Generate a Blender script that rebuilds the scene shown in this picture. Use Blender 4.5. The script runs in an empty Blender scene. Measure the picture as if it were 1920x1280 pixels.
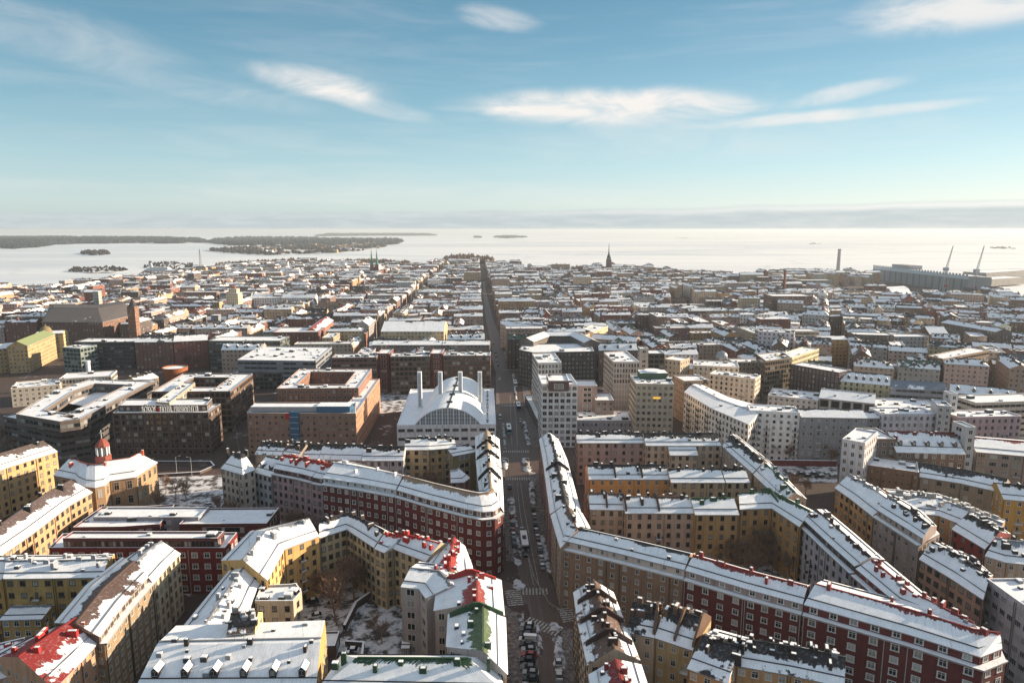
import bpy, math, random
from mathutils import Vector
R = math.radians
random.seed(7)
S = bpy.context.scene
COL = S.collection
# ---------------------------------------------------------------- camera, sky, sun, exposure
CAM_H = 115.0; PITCH = R(9.32); F = 1280.0
cam_data = bpy.data.cameras.new('camera'); cam = bpy.data.objects.new('camera', cam_data); COL.objects.link(cam)
cam.location = (0, 0, CAM_H); cam.rotation_euler = (R(90) - PITCH, 0, 0)
cam_data.sensor_width = 36; cam_data.lens = 24; cam_data.clip_start = 1; cam_data.clip_end = 200000
S.camera = cam
S.view_settings.view_transform = 'Standard'; S.view_settings.look = 'None'
S.view_settings.exposure = EXPOSURE = 1.2; S.view_settings.gamma = 1
SUN_AZ = R(74); SUN_EL = R(15.5)      # azimuth to the right of the view direction
sun_d = bpy.data.lights.new('sun', 'SUN'); sun = bpy.data.objects.new('sun', sun_d); COL.objects.link(sun)
sun_d.energy = 4.6; sun_d.angle = R(0.6); sun_d.color = (1.0, 0.82, 0.60)
sv = Vector((math.sin(SUN_AZ) * math.cos(SUN_EL), math.cos(SUN_AZ) * math.cos(SUN_EL), math.sin(SUN_EL)))
sun.rotation_euler = sv.to_track_quat('Z', 'Y').to_euler()
S.cycles.max_bounces = 5; S.cycles.diffuse_bounces = 2; S.cycles.glossy_bounces = 2; S.cycles.volume_bounces = 0
S.cycles.transparent_max_bounces = 6

class NT:
    def __init__(s, tree):
        s.t = tree; tree.nodes.clear()
    def n(s, typ, **kw):
        nd = s.t.nodes.new(typ)
        for k, v in kw.items():
            if k.startswith('i_'):
                nd.inputs[int(k[2:])].default_value = v
            else: setattr(nd, k, v)
        return nd
    def l(s, a, b): s.t.links.new(a, b)
    def m(s, op, a, b=None, c=None, clamp=False):
        nd = s.t.nodes.new('ShaderNodeMath'); nd.operation = op; nd.use_clamp = clamp
        for i, v in enumerate((a, b, c)):
            if v is None: continue
            if isinstance(v, (int, float)): nd.inputs[i].default_value = v
            else: s.l(v, nd.inputs[i])
        return nd.outputs[0]
    def mr(s, v, a, b, c=0.0, d=1.0, smooth=True):
        nd = s.t.nodes.new('ShaderNodeMapRange')
        if smooth: nd.interpolation_type = 'SMOOTHSTEP'
        s.l(v, nd.inputs[0])
        for i, x in enumerate((a, b, c, d)): nd.inputs[i + 1].default_value = x
        return nd.outputs[0]
    def mix(s, f, a, b, blend='MIX'):
        nd = s.t.nodes.new('ShaderNodeMix'); nd.data_type = 'RGBA'; nd.blend_type = blend
        for i, v in ((0, f), (6, a), (7, b)):
            if isinstance(v, (int, float)): nd.inputs[i].default_value = v
            elif isinstance(v, tuple): nd.inputs[i].default_value = v if len(v) == 4 else (*v, 1)
            else: s.l(v, nd.inputs[i])
        return nd.outputs[2]
    def xyz(s, x, y, z):
        nd = s.t.nodes.new('ShaderNodeCombineXYZ')
        for i, v in enumerate((x, y, z)):
            if isinstance(v, (int, float)): nd.inputs[i].default_value = v
            else: s.l(v, nd.inputs[i])
        return nd.outputs[0]
    def noise(s, vec, scale, detail=3, rough=.55, dist=0):
        nd = s.t.nodes.new('ShaderNodeTexNoise'); nd.inputs['Scale'].default_value = scale
        nd.inputs['Detail'].default_value = detail; nd.inputs['Roughness'].default_value = rough
        nd.inputs['Distortion'].default_value = dist
        if vec is not None: s.l(vec, nd.inputs['Vector'])
        return nd.outputs[0]

world = bpy.data.worlds.new('World'); S.world = world; world.use_nodes = True
def make_sky():
    t = NT(world.node_tree)
    out = t.n('ShaderNodeOutputWorld'); bg = t.n('ShaderNodeBackground'); t.l(bg.outputs[0], out.inputs[0])
    sky = t.n('ShaderNodeTexSky', sky_type='NISHITA', sun_disc=False, sun_elevation=SUN_EL, sun_rotation=SUN_AZ,
              altitude=100, air_density=1.0, dust_density=0.6, ozone_density=2.0)
    tc = t.n('ShaderNodeTexCoord'); sx = t.n('ShaderNodeSeparateXYZ'); t.l(tc.outputs['Generated'], sx.inputs[0])
    x, y, z = sx.outputs
    az = t.m('MULTIPLY', t.m('ARCTAN2', x, y), 57.2958)          # degrees right of the view direction
    el = t.m('MULTIPLY', t.m('ARCSINE', z), 57.2958)
    # sky colour by elevation, blended with the physical sky
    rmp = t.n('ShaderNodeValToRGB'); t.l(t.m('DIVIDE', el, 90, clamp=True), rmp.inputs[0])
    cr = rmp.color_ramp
    stops = [(0.0, (.56, .68, .70)), (.022, (.66, .77, .78)), (.055, (.49, .69, .745)), (.10, (.29, .52, .62)), (.155, (.165, .37, .495)), (.20, (.125, .30, .42)), (.26, (.28, .37, .45)), (.45, (.50, .55, .61)), (1, (.49, .54, .61))]  # upper stops, out of view, whitened and brightened as added fill light
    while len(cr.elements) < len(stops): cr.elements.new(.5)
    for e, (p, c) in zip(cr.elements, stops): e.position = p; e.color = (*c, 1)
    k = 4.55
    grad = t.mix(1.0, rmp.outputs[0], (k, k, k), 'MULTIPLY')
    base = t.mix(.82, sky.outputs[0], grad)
    # brighter to the right of centre, deeper at the left
    side = t.mr(az, -45, 30, .82, 1.03)
    base = t.mix(1.0, base, t.xyz(side, t.m('ADD', t.m('MULTIPLY', side, .8), .2), t.m('ADD', t.m('MULTIPLY', side, .7), .3)), 'MULTIPLY')
    v = t.xyz(t.m('MULTIPLY', az, .10), t.m('MULTIPLY', el, .27), 0)
    n1 = t.noise(v, 1.5, 9, .62, .7)
    n2 = t.noise(t.xyz(t.m('MULTIPLY', az, .035), t.m('MULTIPLY', el, .30), 3.3), 1.6, 6, .6, .4)
    def blob(a0, e0, ra, re_, tilt, lo, hi, amt):
        da = t.m('SUBTRACT', az, a0); de = t.m('SUBTRACT', t.m('SUBTRACT', el, e0), t.m('MULTIPLY', da, tilt))
        q = t.m('ADD', t.m('POWER', t.m('ABSOLUTE', t.m('DIVIDE', da, ra)), 2), t.m('POWER', t.m('ABSOLUTE', t.m('DIVIDE', de, re_)), 2))
        fall = t.mr(q, 0, 1, 1, 0)
        s_ = t.m('ADD', t.m('MULTIPLY', n1, 1.15), t.m('MULTIPLY', fall, .36))
        return t.m('MULTIPLY', t.m('MULTIPLY', t.mr(s_, lo - .06, hi + .14), fall), amt * .82)
    blobs = [blob(4, 9.6, 9, 1.9, .0, .52, 1.15, .95), blob(14, 9.5, 8, 1.7, -.10, .52, 1.10, 1.0), blob(24, 8.2, 13, .62, .03, .40, .95, .8),
             blob(25, 9.7, 6, .9, .14, .56, 1.05, .8), blob(-15.5, 11.0, 6.5, 1.6, -.14, .52, 1.15, .85), blob(-11, 9.6, 7, 1.1, -.22, .5, 1.15, .6), blob(-32, 12.6, 11, 2.6, -.10, .52, 1.2, .5),
             blob(34, 14.6, 12, 2.4, .02, .50, .95, 1.1), blob(-1, 15.9, 4.5, 1.3, -.12, .56, 1.2, .85), blob(16, 7.2, 24, 2.6, 0, .5, 1.3, .45),
             blob(-22, 9.8, 12, 1.4, -.10, .5, 1.3, .45), blob(1, 9.3, 9, .5, -.02, .4, 1.1, .4), blob(8.5, 9.5, 16, 1.9, -.015, .42, 1.15, .85), blob(-14.5, 11.0, 7.5, 1.7, -.12, .46, 1.2, .5)]
    m = blobs[0]
    for b in blobs[1:]: m = t.m('ADD', m, b, clamp=True)
    veil = t.m('MULTIPLY', t.mr(n2, .42, .8), t.mr(el, 1, 9, .32, .16))
    m = t.m('MAXIMUM', m, veil)
    c = 4.1
    base = t.mix(m, base, (c, .965 * c, .93 * c))
    # low bank of cloud on the horizon
    edge = t.m('ADD', t.m('MULTIPLY', t.noise(t.xyz(t.m('MULTIPLY', az, .12), 0, 7), 1, 4, .5), .8), t.m('MULTIPLY', az, .012))
    top = t.m('ADD', edge, 1.15)
    inb = t.mr(t.m('SUBTRACT', top, el), -.12, .22)
    nb = t.noise(t.xyz(t.m('MULTIPLY', az, .25), t.m('MULTIPLY', el, 1.8), 9), 1.4, 6, .6)
    bankc = t.mix(t.mr(nb, .35, .78), (2.35, 2.66, 2.84), (2.95, 3.12, 3.2))
    rim = t.m('MULTIPLY', t.mr(t.m('ABSOLUTE', t.m('SUBTRACT', t.m('SUBTRACT', top, el), .25)), 0, .4, 1, 0), t.mr(az, -10, 35, .1, .9))
    bankc = t.mix(rim, bankc, (4.2, 4.2, 4.05))
    base = t.mix(t.m('MULTIPLY', inb, .8), base, bankc)
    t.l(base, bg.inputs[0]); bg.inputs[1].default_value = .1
make_sky()

def W(px, py, z=0.0):
    u = (px - 960) / F; v = (py - 640) / F
    c, s = math.cos(PITCH), math.sin(PITCH)
    dx, dy, dz = u, c - v * s, -s - v * c
    t = (z - CAM_H) / dz
    return Vector((dx * t, dy * t, z))
def W2(px, py, z=0.0):
    p = W(px, py, z); return Vector((p.x, p.y))

# ---------------------------------------------------------------- materials
MATS = {}
def mat(name, fn):
    if name in MATS: return MATS[name]
    m = bpy.data.materials.new(name); m.use_nodes = True; t = NT(m.node_tree)
    out = t.n('ShaderNodeOutputMaterial'); bs = t.n('ShaderNodeBsdfPrincipled'); t.l(bs.outputs[0], out.inputs[0])
    fn(t, bs); MATS[name] = m; return m
def setc(t, bs, c, rough=.8):
    if isinstance(c, tuple): bs.inputs['Base Color'].default_value = (*c[:3], 1)
    else: t.l(c, bs.inputs['Base Color'])
    bs.inputs['Roughness'].default_value = rough
    bs.inputs['Specular IOR Level'].default_value = .25
def bump(t, bs, h, strength=.4, dist=.1):
    b = t.n('ShaderNodeBump'); b.inputs['Strength'].default_value = strength; b.inputs['Distance'].default_value = dist
    t.l(h, b.inputs['Height']); t.l(b.outputs[0], bs.inputs['Normal'])
def pos(t): return t.n('ShaderNodeNewGeometry').outputs['Position']
def objc(t, attr=False):
    if attr:
        n = t.n('ShaderNodeAttribute', attribute_name='tint'); return n.outputs['Color'], n.outputs['Alpha']
    n = t.n('ShaderNodeObjectInfo'); return n.outputs['Color'], n.outputs['Alpha']

SNOWC = (.80, .81, .83)
def snow_col(t, p):
    return t.mix(t.mr(t.noise(p, .35, 5, .6), .3, .75), (.76, .775, .80), (.90, .90, .905))
def m_snow(t, bs):
    p = pos(t); setc(t, bs, snow_col(t, p), .75); bump(t, bs, t.noise(p, 1.2, 5, .6), .5, .25)
def wall_base(t, c, p):
    n = t.noise(p, .25, 5, .65); f = t.noise(p, 2.2, 3, .6)
    c2 = t.mix(1.0, c, t.mix(n, (.78, .735, .70), (1.26, 1.21, 1.17)), 'MULTIPLY')
    hue = t.noise(p, .055, 4, .6); c2 = t.mix(t.mr(hue, .42, .62, 0, .5), c2, t.mix(1.0, c2, (.80, .84, .90), 'MULTIPLY'))
    st = t.n('ShaderNodeSeparateXYZ'); t.l(p, st.inputs[0])
    streak = t.noise(t.xyz(t.m('MULTIPLY', st.outputs[0], 1.2), t.m('MULTIPLY', st.outputs[1], 1.2), t.m('MULTIPLY', st.outputs[2], .12)), 1.0, 4, .6)
    c2 = t.mix(t.mr(streak, .46, .72, 0, .55), c2, t.mix(1.0, c2, (.55, .50, .47), 'MULTIPLY'))
    return t.mix(t.mr(f, .4, .8, 0, .2), c2, t.mix(1.0, c2, (.75, .74, .74), 'MULTIPLY'))
def m_wall(t, bs):
    c, a = objc(t); setc(t, bs, wall_base(t, c, pos(t)), .88)
def winwall(attr, kind='punched'):
    def fn(t, bs):
        c, a = objc(t, attr); wc = wall_base(t, c, pos(t))
        uv = t.n('ShaderNodeUVMap'); s = t.n('ShaderNodeSeparateXYZ'); t.l(uv.outputs[0], s.inputs[0])
        u, v = s.outputs[0], s.outputs[1]
        fu, fv = t.m('FRACT', u), t.m('FRACT', v)
        cell = t.n('ShaderNodeTexWhiteNoise', noise_dimensions='2D'); t.l(t.xyz(t.m('FLOOR', u), t.m('FLOOR', v), 0), cell.inputs['Vector'])
        rnd = cell.outputs['Value']
        def box(x0, x1, y0, y1):
            a_ = t.m('MULTIPLY', t.m('GREATER_THAN', fu, x0), t.m('LESS_THAN', fu, x1))
            b_ = t.m('MULTIPLY', t.m('GREATER_THAN', fv, y0), t.m('LESS_THAN', fv, y1))
            return t.m('MULTIPLY', a_, b_)
        if kind == 'ribbon': fr, gl = box(-1, 2, .28, .74), box(.06, .94, .32, .70)
        elif kind == 'grid': fr, gl = box(.05, .95, .12, .9), box(.14, .86, .24, .82)
        else: fr, gl = box(.26, .74, .22, .82), box(.31, .69, .28, .77)
        trim = t.mix(.6, c, (.55, .53, .50) if kind != 'ribbon' else (.12, .12, .13))
        if kind == 'grid': trim = t.mix(.5, c, (.03, .03, .03))
        col = t.mix(fr, wc, trim)
        glc = t.mix(t.mr(rnd, .72, .95), (.018, .02, .024), (.30, .29, .27))
        mull = t.m('MULTIPLY', t.m('GREATER_THAN', t.m('ABSOLUTE', t.m('SUBTRACT', fu, .5)), .018 if kind == 'punched' else 0.0), 1.0)
        gl = t.m('MULTIPLY', gl, mull)
        col = t.mix(gl, col, glc)
        # a band of shop fronts and string courses
        band = t.m('LESS_THAN', fv, .035)
        col = t.mix(t.m('MULTIPLY', band, .35), col, t.mix(.4, c, (.6, .58, .56)))
        setc(t, bs, col, .8)
        t.l(t.mr(gl, 0, 1, .85, .12, False), bs.inputs['Roughness'])
        t.l(t.mr(gl, 0, 1, .2, .6, False), bs.inputs['Specular IOR Level'])
    return fn
def roofm(attr):
    def fn(t, bs):
        c, a = objc(t, attr); p = pos(t)
        uv = t.n('ShaderNodeUVMap'); s = t.n('ShaderNodeSeparateXYZ'); t.l(uv.outputs[0], s.inputs[0])
        u, v = s.outputs[0], s.outputs[1]
        big = t.noise(p, .07, 4, .6); mid = t.noise(p, .45, 4, .62)
        streak = t.noise(t.xyz(t.m('MULTIPLY', u, .9), t.m('MULTIPLY', v, 1.4), 0), 1.6, 4, .6)
        # alpha = how much snow lies; near the ridge it has slid off or melted first
        val = t.m('ADD', t.m('MULTIPLY', big, .9), t.m('MULTIPLY', mid, .38))
        val = t.m('ADD', val, t.m('MULTIPLY', streak, t.mr(v, .3, 1.0, .1, .45)))
        val = t.m('ADD', val, t.m('MULTIPLY', t.m('POWER', t.m('MAXIMUM', v, 0.0), 4), .30))
        thr = t.m('ADD', t.m('MULTIPLY', a, .75), .36)
        bare = t.mr(t.m('SUBTRACT', val, thr), -.012, .02)
        seam = t.m('LESS_THAN', t.m('FRACT', t.m('MULTIPLY', u, 1.6)), .12)
        mc = t.mix(t.m('MULTIPLY', seam, .5), c, t.mix(1.0, c, (.45, .45, .45), 'MULTIPLY'))
        mc = t.mix(t.mr(t.noise(p, 1.4, 4, .7), .52, .7, 0, .35), mc, (.5, .5, .52))
        sc = snow_col(t, p)
        sc = t.mix(t.mr(t.noise(t.xyz(t.m('MULTIPLY', u, 1.0), t.m('MULTIPLY', v, 2.0), 1.7), .9, 6, .7), .50, .80, 0, .30), sc, (.45, .47, .50))
        rib = t.m('LESS_THAN', t.m('ABSOLUTE', t.m('SUBTRACT', t.m('FRACT', t.m('MULTIPLY', u, 1.25)), .5)), .10)
        sc = t.mix(t.m('MULTIPLY', rib, t.mr(big, .35, .65, .04, .26)), sc, (.50, .52, .56))
        slide = t.noise(t.xyz(t.m('MULTIPLY', u, .8), t.m('MULTIPLY', v, .9), 5), 1.3, 5, .7)
        sc = t.mix(t.m('MULTIPLY', t.mr(slide, .54, .70), .42), sc, t.mix(.35, (.40, .40, .42), c))
        sc = t.mix(t.mr(t.noise(p, 1.9, 5, .75), .56, .74, 0, .35), sc, (.52, .53, .56))
        col = t.mix(bare, sc, mc); setc(t, bs, col, .7)
        h = t.m('SUBTRACT', t.m('ADD', t.m('MULTIPLY', mid, .5), t.m('MULTIPLY', seam, .12)), t.m('MULTIPLY', bare, .9))
        bump(t, bs, h, .55, .22)
    return fn
def m_trim(t, bs):
    c, a = objc(t); setc(t, bs, t.mix(.5, c, (.5, .48, .45)), .7)
def m_paint(t, bs):
    c, a = objc(t); n = t.noise(pos(t), .9, 4, .6)
    setc(t, bs, t.mix(1.0, c, t.mix(n, (.7, .7, .7), (1.2, 1.2, 1.2)), 'MULTIPLY'), .6)
def m_glass(t, bs):
    o = t.n('ShaderNodeObjectInfo'); r = o.outputs['Random']
    c = t.mix(t.mr(r, .55, .95), (.012, .015, .02), (.26, .25, .22)); c = t.mix(t.m('LESS_THAN', r, .12), c, (.42, .40, .36))
    setc(t, bs, c, .07); bs.inputs['Specular IOR Level'].default_value = .8
    bump(t, bs, t.noise(pos(t), .6, 2), .25, .05)
M_SNOW = mat('snow', m_snow); M_WALL = mat('plaster_wall', m_wall)
M_WIN = mat('windowed_wall', winwall(False)); M_RIB = mat('ribbon_window_wall', winwall(False, 'ribbon')); M_GRID = mat('curtain_wall', winwall(False, 'grid'))
M_FARW = mat('far_windowed_wall', winwall(True)); M_ROOF = mat('snowy_metal_roof', roofm(False)); M_FARR = mat('far_snowy_roof', roofm(True))
M_TRIM = mat('trim', m_trim); M_PAINT = mat('painted_surface', m_paint); M_GLASS = mat('window_glass', m_glass)

# ---------------------------------------------------------------- mesh helpers
class MB:
    def __init__(s): s.v = []; s.f = []; s.m = []; s.uv = []; s.c = []
    def face(s, pts, m=0, uv=None, c=None):
        i = len(s.v); s.v += [tuple(p) for p in pts]; s.f.append(tuple(range(i, i + len(pts)))); s.m.append(m)
        s.uv.append(uv or [(0, 0)] * len(pts)); s.c.append(c)
    def box(s, x0, x1, y0, y1, z0, z1, m=0, top=None, bottom=True, c=None, rot=0, org=(0, 0)):
        ca, sa = math.cos(rot), math.sin(rot)
        def q(x, y, z): return (org[0] + x * ca - y * sa, org[1] + x * sa + y * ca, z)
        P = [q(x0, y0, z0), q(x1, y0, z0), q(x1, y1, z0), q(x0, y1, z0), q(x0, y0, z1), q(x1, y0, z1), q(x1, y1, z1), q(x0, y1, z1)]
        for f in ((0, 1, 5, 4), (1, 2, 6, 5), (2, 3, 7, 6), (3, 0, 4, 7)):
            s.face([P[k] for k in f], m, None, c)
        s.face([P[k] for k in (4, 5, 6, 7)], m if top is None else top, None, c)
        if bottom: s.face([P[k] for k in (3, 2, 1, 0)], m, None, c)
    def tube(s, a, b, r0, r1, n=6, m=0, cap=True):
        a = Vector(a); b = Vector(b); d = (b - a)
        if d.length < 1e-6: return
        d.normalize(); u = d.orthogonal().normalized(); w = d.cross(u)
        A = [a + (u * math.cos(6.2832 * k / n) + w * math.sin(6.2832 * k / n)) * r0 for k in range(n)]
        B = [b + (u * math.cos(6.2832 * k / n) + w * math.sin(6.2832 * k / n)) * r1 for k in range(n)]
        for k in range(n): s.face([A[k], A[(k + 1) % n], B[(k + 1) % n], B[k]], m)
        if cap and r1 > .01: s.face(B, m)
    def lathe(s, prof, n=16, m=0, org=(0, 0, 0)):
        for (r0, z0), (r1, z1) in zip(prof, prof[1:]):
            for k in range(n):
                a0, a1 = 6.2832 * k / n, 6.2832 * (k + 1) / n
                P = [(org[0] + r0 * math.cos(a0), org[1] + r0 * math.sin(a0), org[2] + z0), (org[0] + r0 * math.cos(a1), org[1] + r0 * math.sin(a1), org[2] + z0)]
                Q = [(org[0] + r1 * math.cos(a1), org[1] + r1 * math.sin(a1), org[2] + z1), (org[0] + r1 * math.cos(a0), org[1] + r1 * math.sin(a0), org[2] + z1)]
                if r1 < 1e-4: s.face([P[0], P[1], Q[0]], m)
                elif r0 < 1e-4: s.face([P[0], Q[0], Q[1]], m)
                else: s.face(P + Q, m)
    def mesh(s, name, mats, org=(0, 0, 0), smooth=False, merge=False):
        me = bpy.data.meshes.new(name)
        me.from_pydata([(v[0] - org[0], v[1] - org[1], v[2] - org[2]) for v in s.v], [], s.f)
        for m in mats: me.materials.append(m)
        me.polygons.foreach_set('material_index', s.m)
        ul = me.uv_layers.new(name='UVMap'); flat = []
        for u in s.uv:
            for a in u: flat += [a[0], a[1]]
        ul.data.foreach_set('uv', flat)
        if any(c is not None for c in s.c):
            ca = me.color_attributes.new('tint', 'FLOAT_COLOR', 'CORNER'); fc = []
            for f, c in zip(s.f, s.c):
                fc += list(c or (.5, .5, .5, 1)) * len(f)
            ca.data.foreach_set('color', fc)
        if smooth: me.polygons.foreach_set('use_smooth', [True] * len(s.f))
        if merge:
            import bmesh
            bm = bmesh.new(); bm.from_mesh(me); bmesh.ops.remove_doubles(bm, verts=bm.verts, dist=.0005); bm.to_mesh(me); bm.free()
        me.update(); return me
def ob(name, me, parent=None, loc=(0, 0, 0), color=None, rz=0, scale=None):
    o = bpy.data.objects.new(name, me); COL.objects.link(o)
    if parent is not None: o.parent = parent
    o.location = loc
    if rz: o.rotation_euler = (0, 0, rz)
    if scale: o.scale = scale
    if color: o.color = color if len(color) == 4 else (*color, 1)
    return o
LABELS = {}
def tag(o, label, cat, group=None, kind=None):
    LABELS.setdefault(label, []).append(o.name)
    o['label'] = label
    if cat: o['category'] = cat
    if group: o['group'] = group
    if kind: o['kind'] = kind
    return o
def struct(name, mb, mats, kind='structure', **kw):
    o = ob(name, mb.mesh(name, mats, **kw)); o['kind'] = kind; return o
def thing(name, label, cat, loc, rz=0, group=None):
    o = ob(name, None, None, loc, None, rz); tag(o, label, cat, group); return o
def copy_tree(o, parent=None, loc=None, rz=None, label=None):
    c = o.copy(); COL.objects.link(c); c.parent = parent
    if loc is not None: c.location = loc
    if rz is not None: c.rotation_euler = (0, 0, rz)
    if label: c['label'] = label; LABELS.setdefault(label, []).append(c.name)
    for ch in list(o.children): copy_tree(ch, c)
    return c

# ---------------------------------------------------------------- windows
def window_mesh(kind):
    b = MB()
    fw = {'plain': .09, 'bold': .14, 'thin': .05, 'wide': .05}[kind]
    def bar(x0, x1, z0, z1, y): b.box(x0, x1, y, .0, z0, z1, 0)
    bar(-.5, -.5 + fw, -.5, .5, -.09); bar(.5 - fw, .5, -.5, .5, -.09); bar(-.5 + fw, .5 - fw, .5 - fw * .7, .5, -.09); bar(-.5 - .04, .5 + .04, -.5 - .05, -.5 + fw * .6, -.16)
    if kind == 'wide':
        for x in (-.17, .17): bar(x - .015, x + .015, -.46, .46, -.07)
    else:
        bar(-.025, .025, -.46, .46, -.07)
        if kind != 'thin': bar(-.5 + fw, .5 - fw, .14, .18, -.07)
    b.face([(-.47, -.02, -.47), (.47, -.02, -.47), (.47, -.02, .47), (-.47, -.02, .47)], 1)
    return b.mesh('window_' + kind, [M_PAINT, M_GLASS])
WINM = {k: window_mesh(k) for k in ('plain', 'bold', 'thin', 'wide')}
def chimney_mesh():
    b = MB(); b.box(-.5, .5, -.5, .5, -1.5, .86, 0); b.box(-.56, .56, -.56, .56, .86, .93, 0); b.box(-.34, .34, -.40, .40, .93, 1.0, 1)
    return b.mesh('chimney', [M_PAINT, M_SNOW])
def vent_mesh():
    b = MB(); b.box(-.5, .5, -.4, .4, -.8, .5, 0); b.box(-.45, .45, -.35, .35, .5, .68, 1)
    return b.mesh('roof_vent', [M_PAINT, M_SNOW])
def dormer_mesh():
    b = MB()     # front faces -Y
    b.box(-.5, .5, -.5, 1.6, -1, .45, 0, bottom=False)
    b.face([(-.5, -.5, .45), (.5, -.5, .45), (0, -.5, .95)], 0)
    b.face([(-.62, -.66, .36), (0, -.66, .99), (0, 1.9, .99), (-.62, 1.9, .36)], 1); b.face([(0, -.66, .99), (.62, -.66, .36), (.62, 1.9, .36), (0, 1.9, .99)], 1)
    b.face([(-.3, -.53, -.28), (.3, -.53, -.28), (.3, -.53, .38), (-.3, -.53, .38)], 2)
    b.box(-.03, .03, -.56, -.53, -.28, .38, 3); b.box(-.34, .34, -.56, -.53, .34, .42, 3); b.box(-.34, .34, -.56, -.53, -.34, -.28, 3)
    return b.mesh('dormer', [M_PAINT, M_SNOW, M_GLASS, M_TRIM])
def balcony_mesh():
    b = MB(); b.box(-1.3, 1.3, -1.1, 0, -.12, .0, 0, top=1)
    for x in (-1.28, 1.24): b.box(x, x + .04, -1.1, 0, 0, 1.0, 0)
    b.box(-1.3, 1.3, -1.1, -1.05, .95, 1.02, 0)
    for k in range(13): b.box(-1.28 + k * .21, -1.25 + k * .21, -1.09, -1.06, 0, .95, 0)
    b.box(-.45, .45, -.06, .0, .0, 2.1, 0); b.box(-.38, .38, -.08, -.06, .1, 2.0, 2)
    return b.mesh('balcony', [M_PAINT, M_SNOW, M_GLASS])
def D_near(b): return b.y < 330
CHIM, VENT, DORM, BALC = chimney_mesh(), vent_mesh(), dormer_mesh(), balcony_mesh()
FOOT = []        # footprints of everything built, in plan
def inside(p, poly):
    c = False; j = len(poly) - 1
    for i in range(len(poly)):
        a, b = poly[i], poly[j]
        if (a[1] > p[1]) != (b[1] > p[1]) and p[0] < (b[0] - a[0]) * (p[1] - a[1]) / (b[1] - a[1]) + a[0]: c = not c
        j = i
    return c
def offset(pts, d, closed=False):
    n = len(pts); out = []
    for i in range(n):
        dirs = []
        if closed or i > 0: dirs.append((pts[i] - pts[i - 1]).normalized())
        if closed or i < n - 1: dirs.append((pts[(i + 1) % n] - pts[i]).normalized())
        ns = [Vector((-q.y, q.x)) for q in dirs]
        m = ns[0] if len(ns) == 1 else (ns[0] + ns[1]).normalized()
        k = 1.0 if len(ns) == 1 else 1 / max(.4, m.dot(ns[0]))
        out.append(pts[i] + m * d * k)
    return out
CAM2 = Vector((0, 0))
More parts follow.
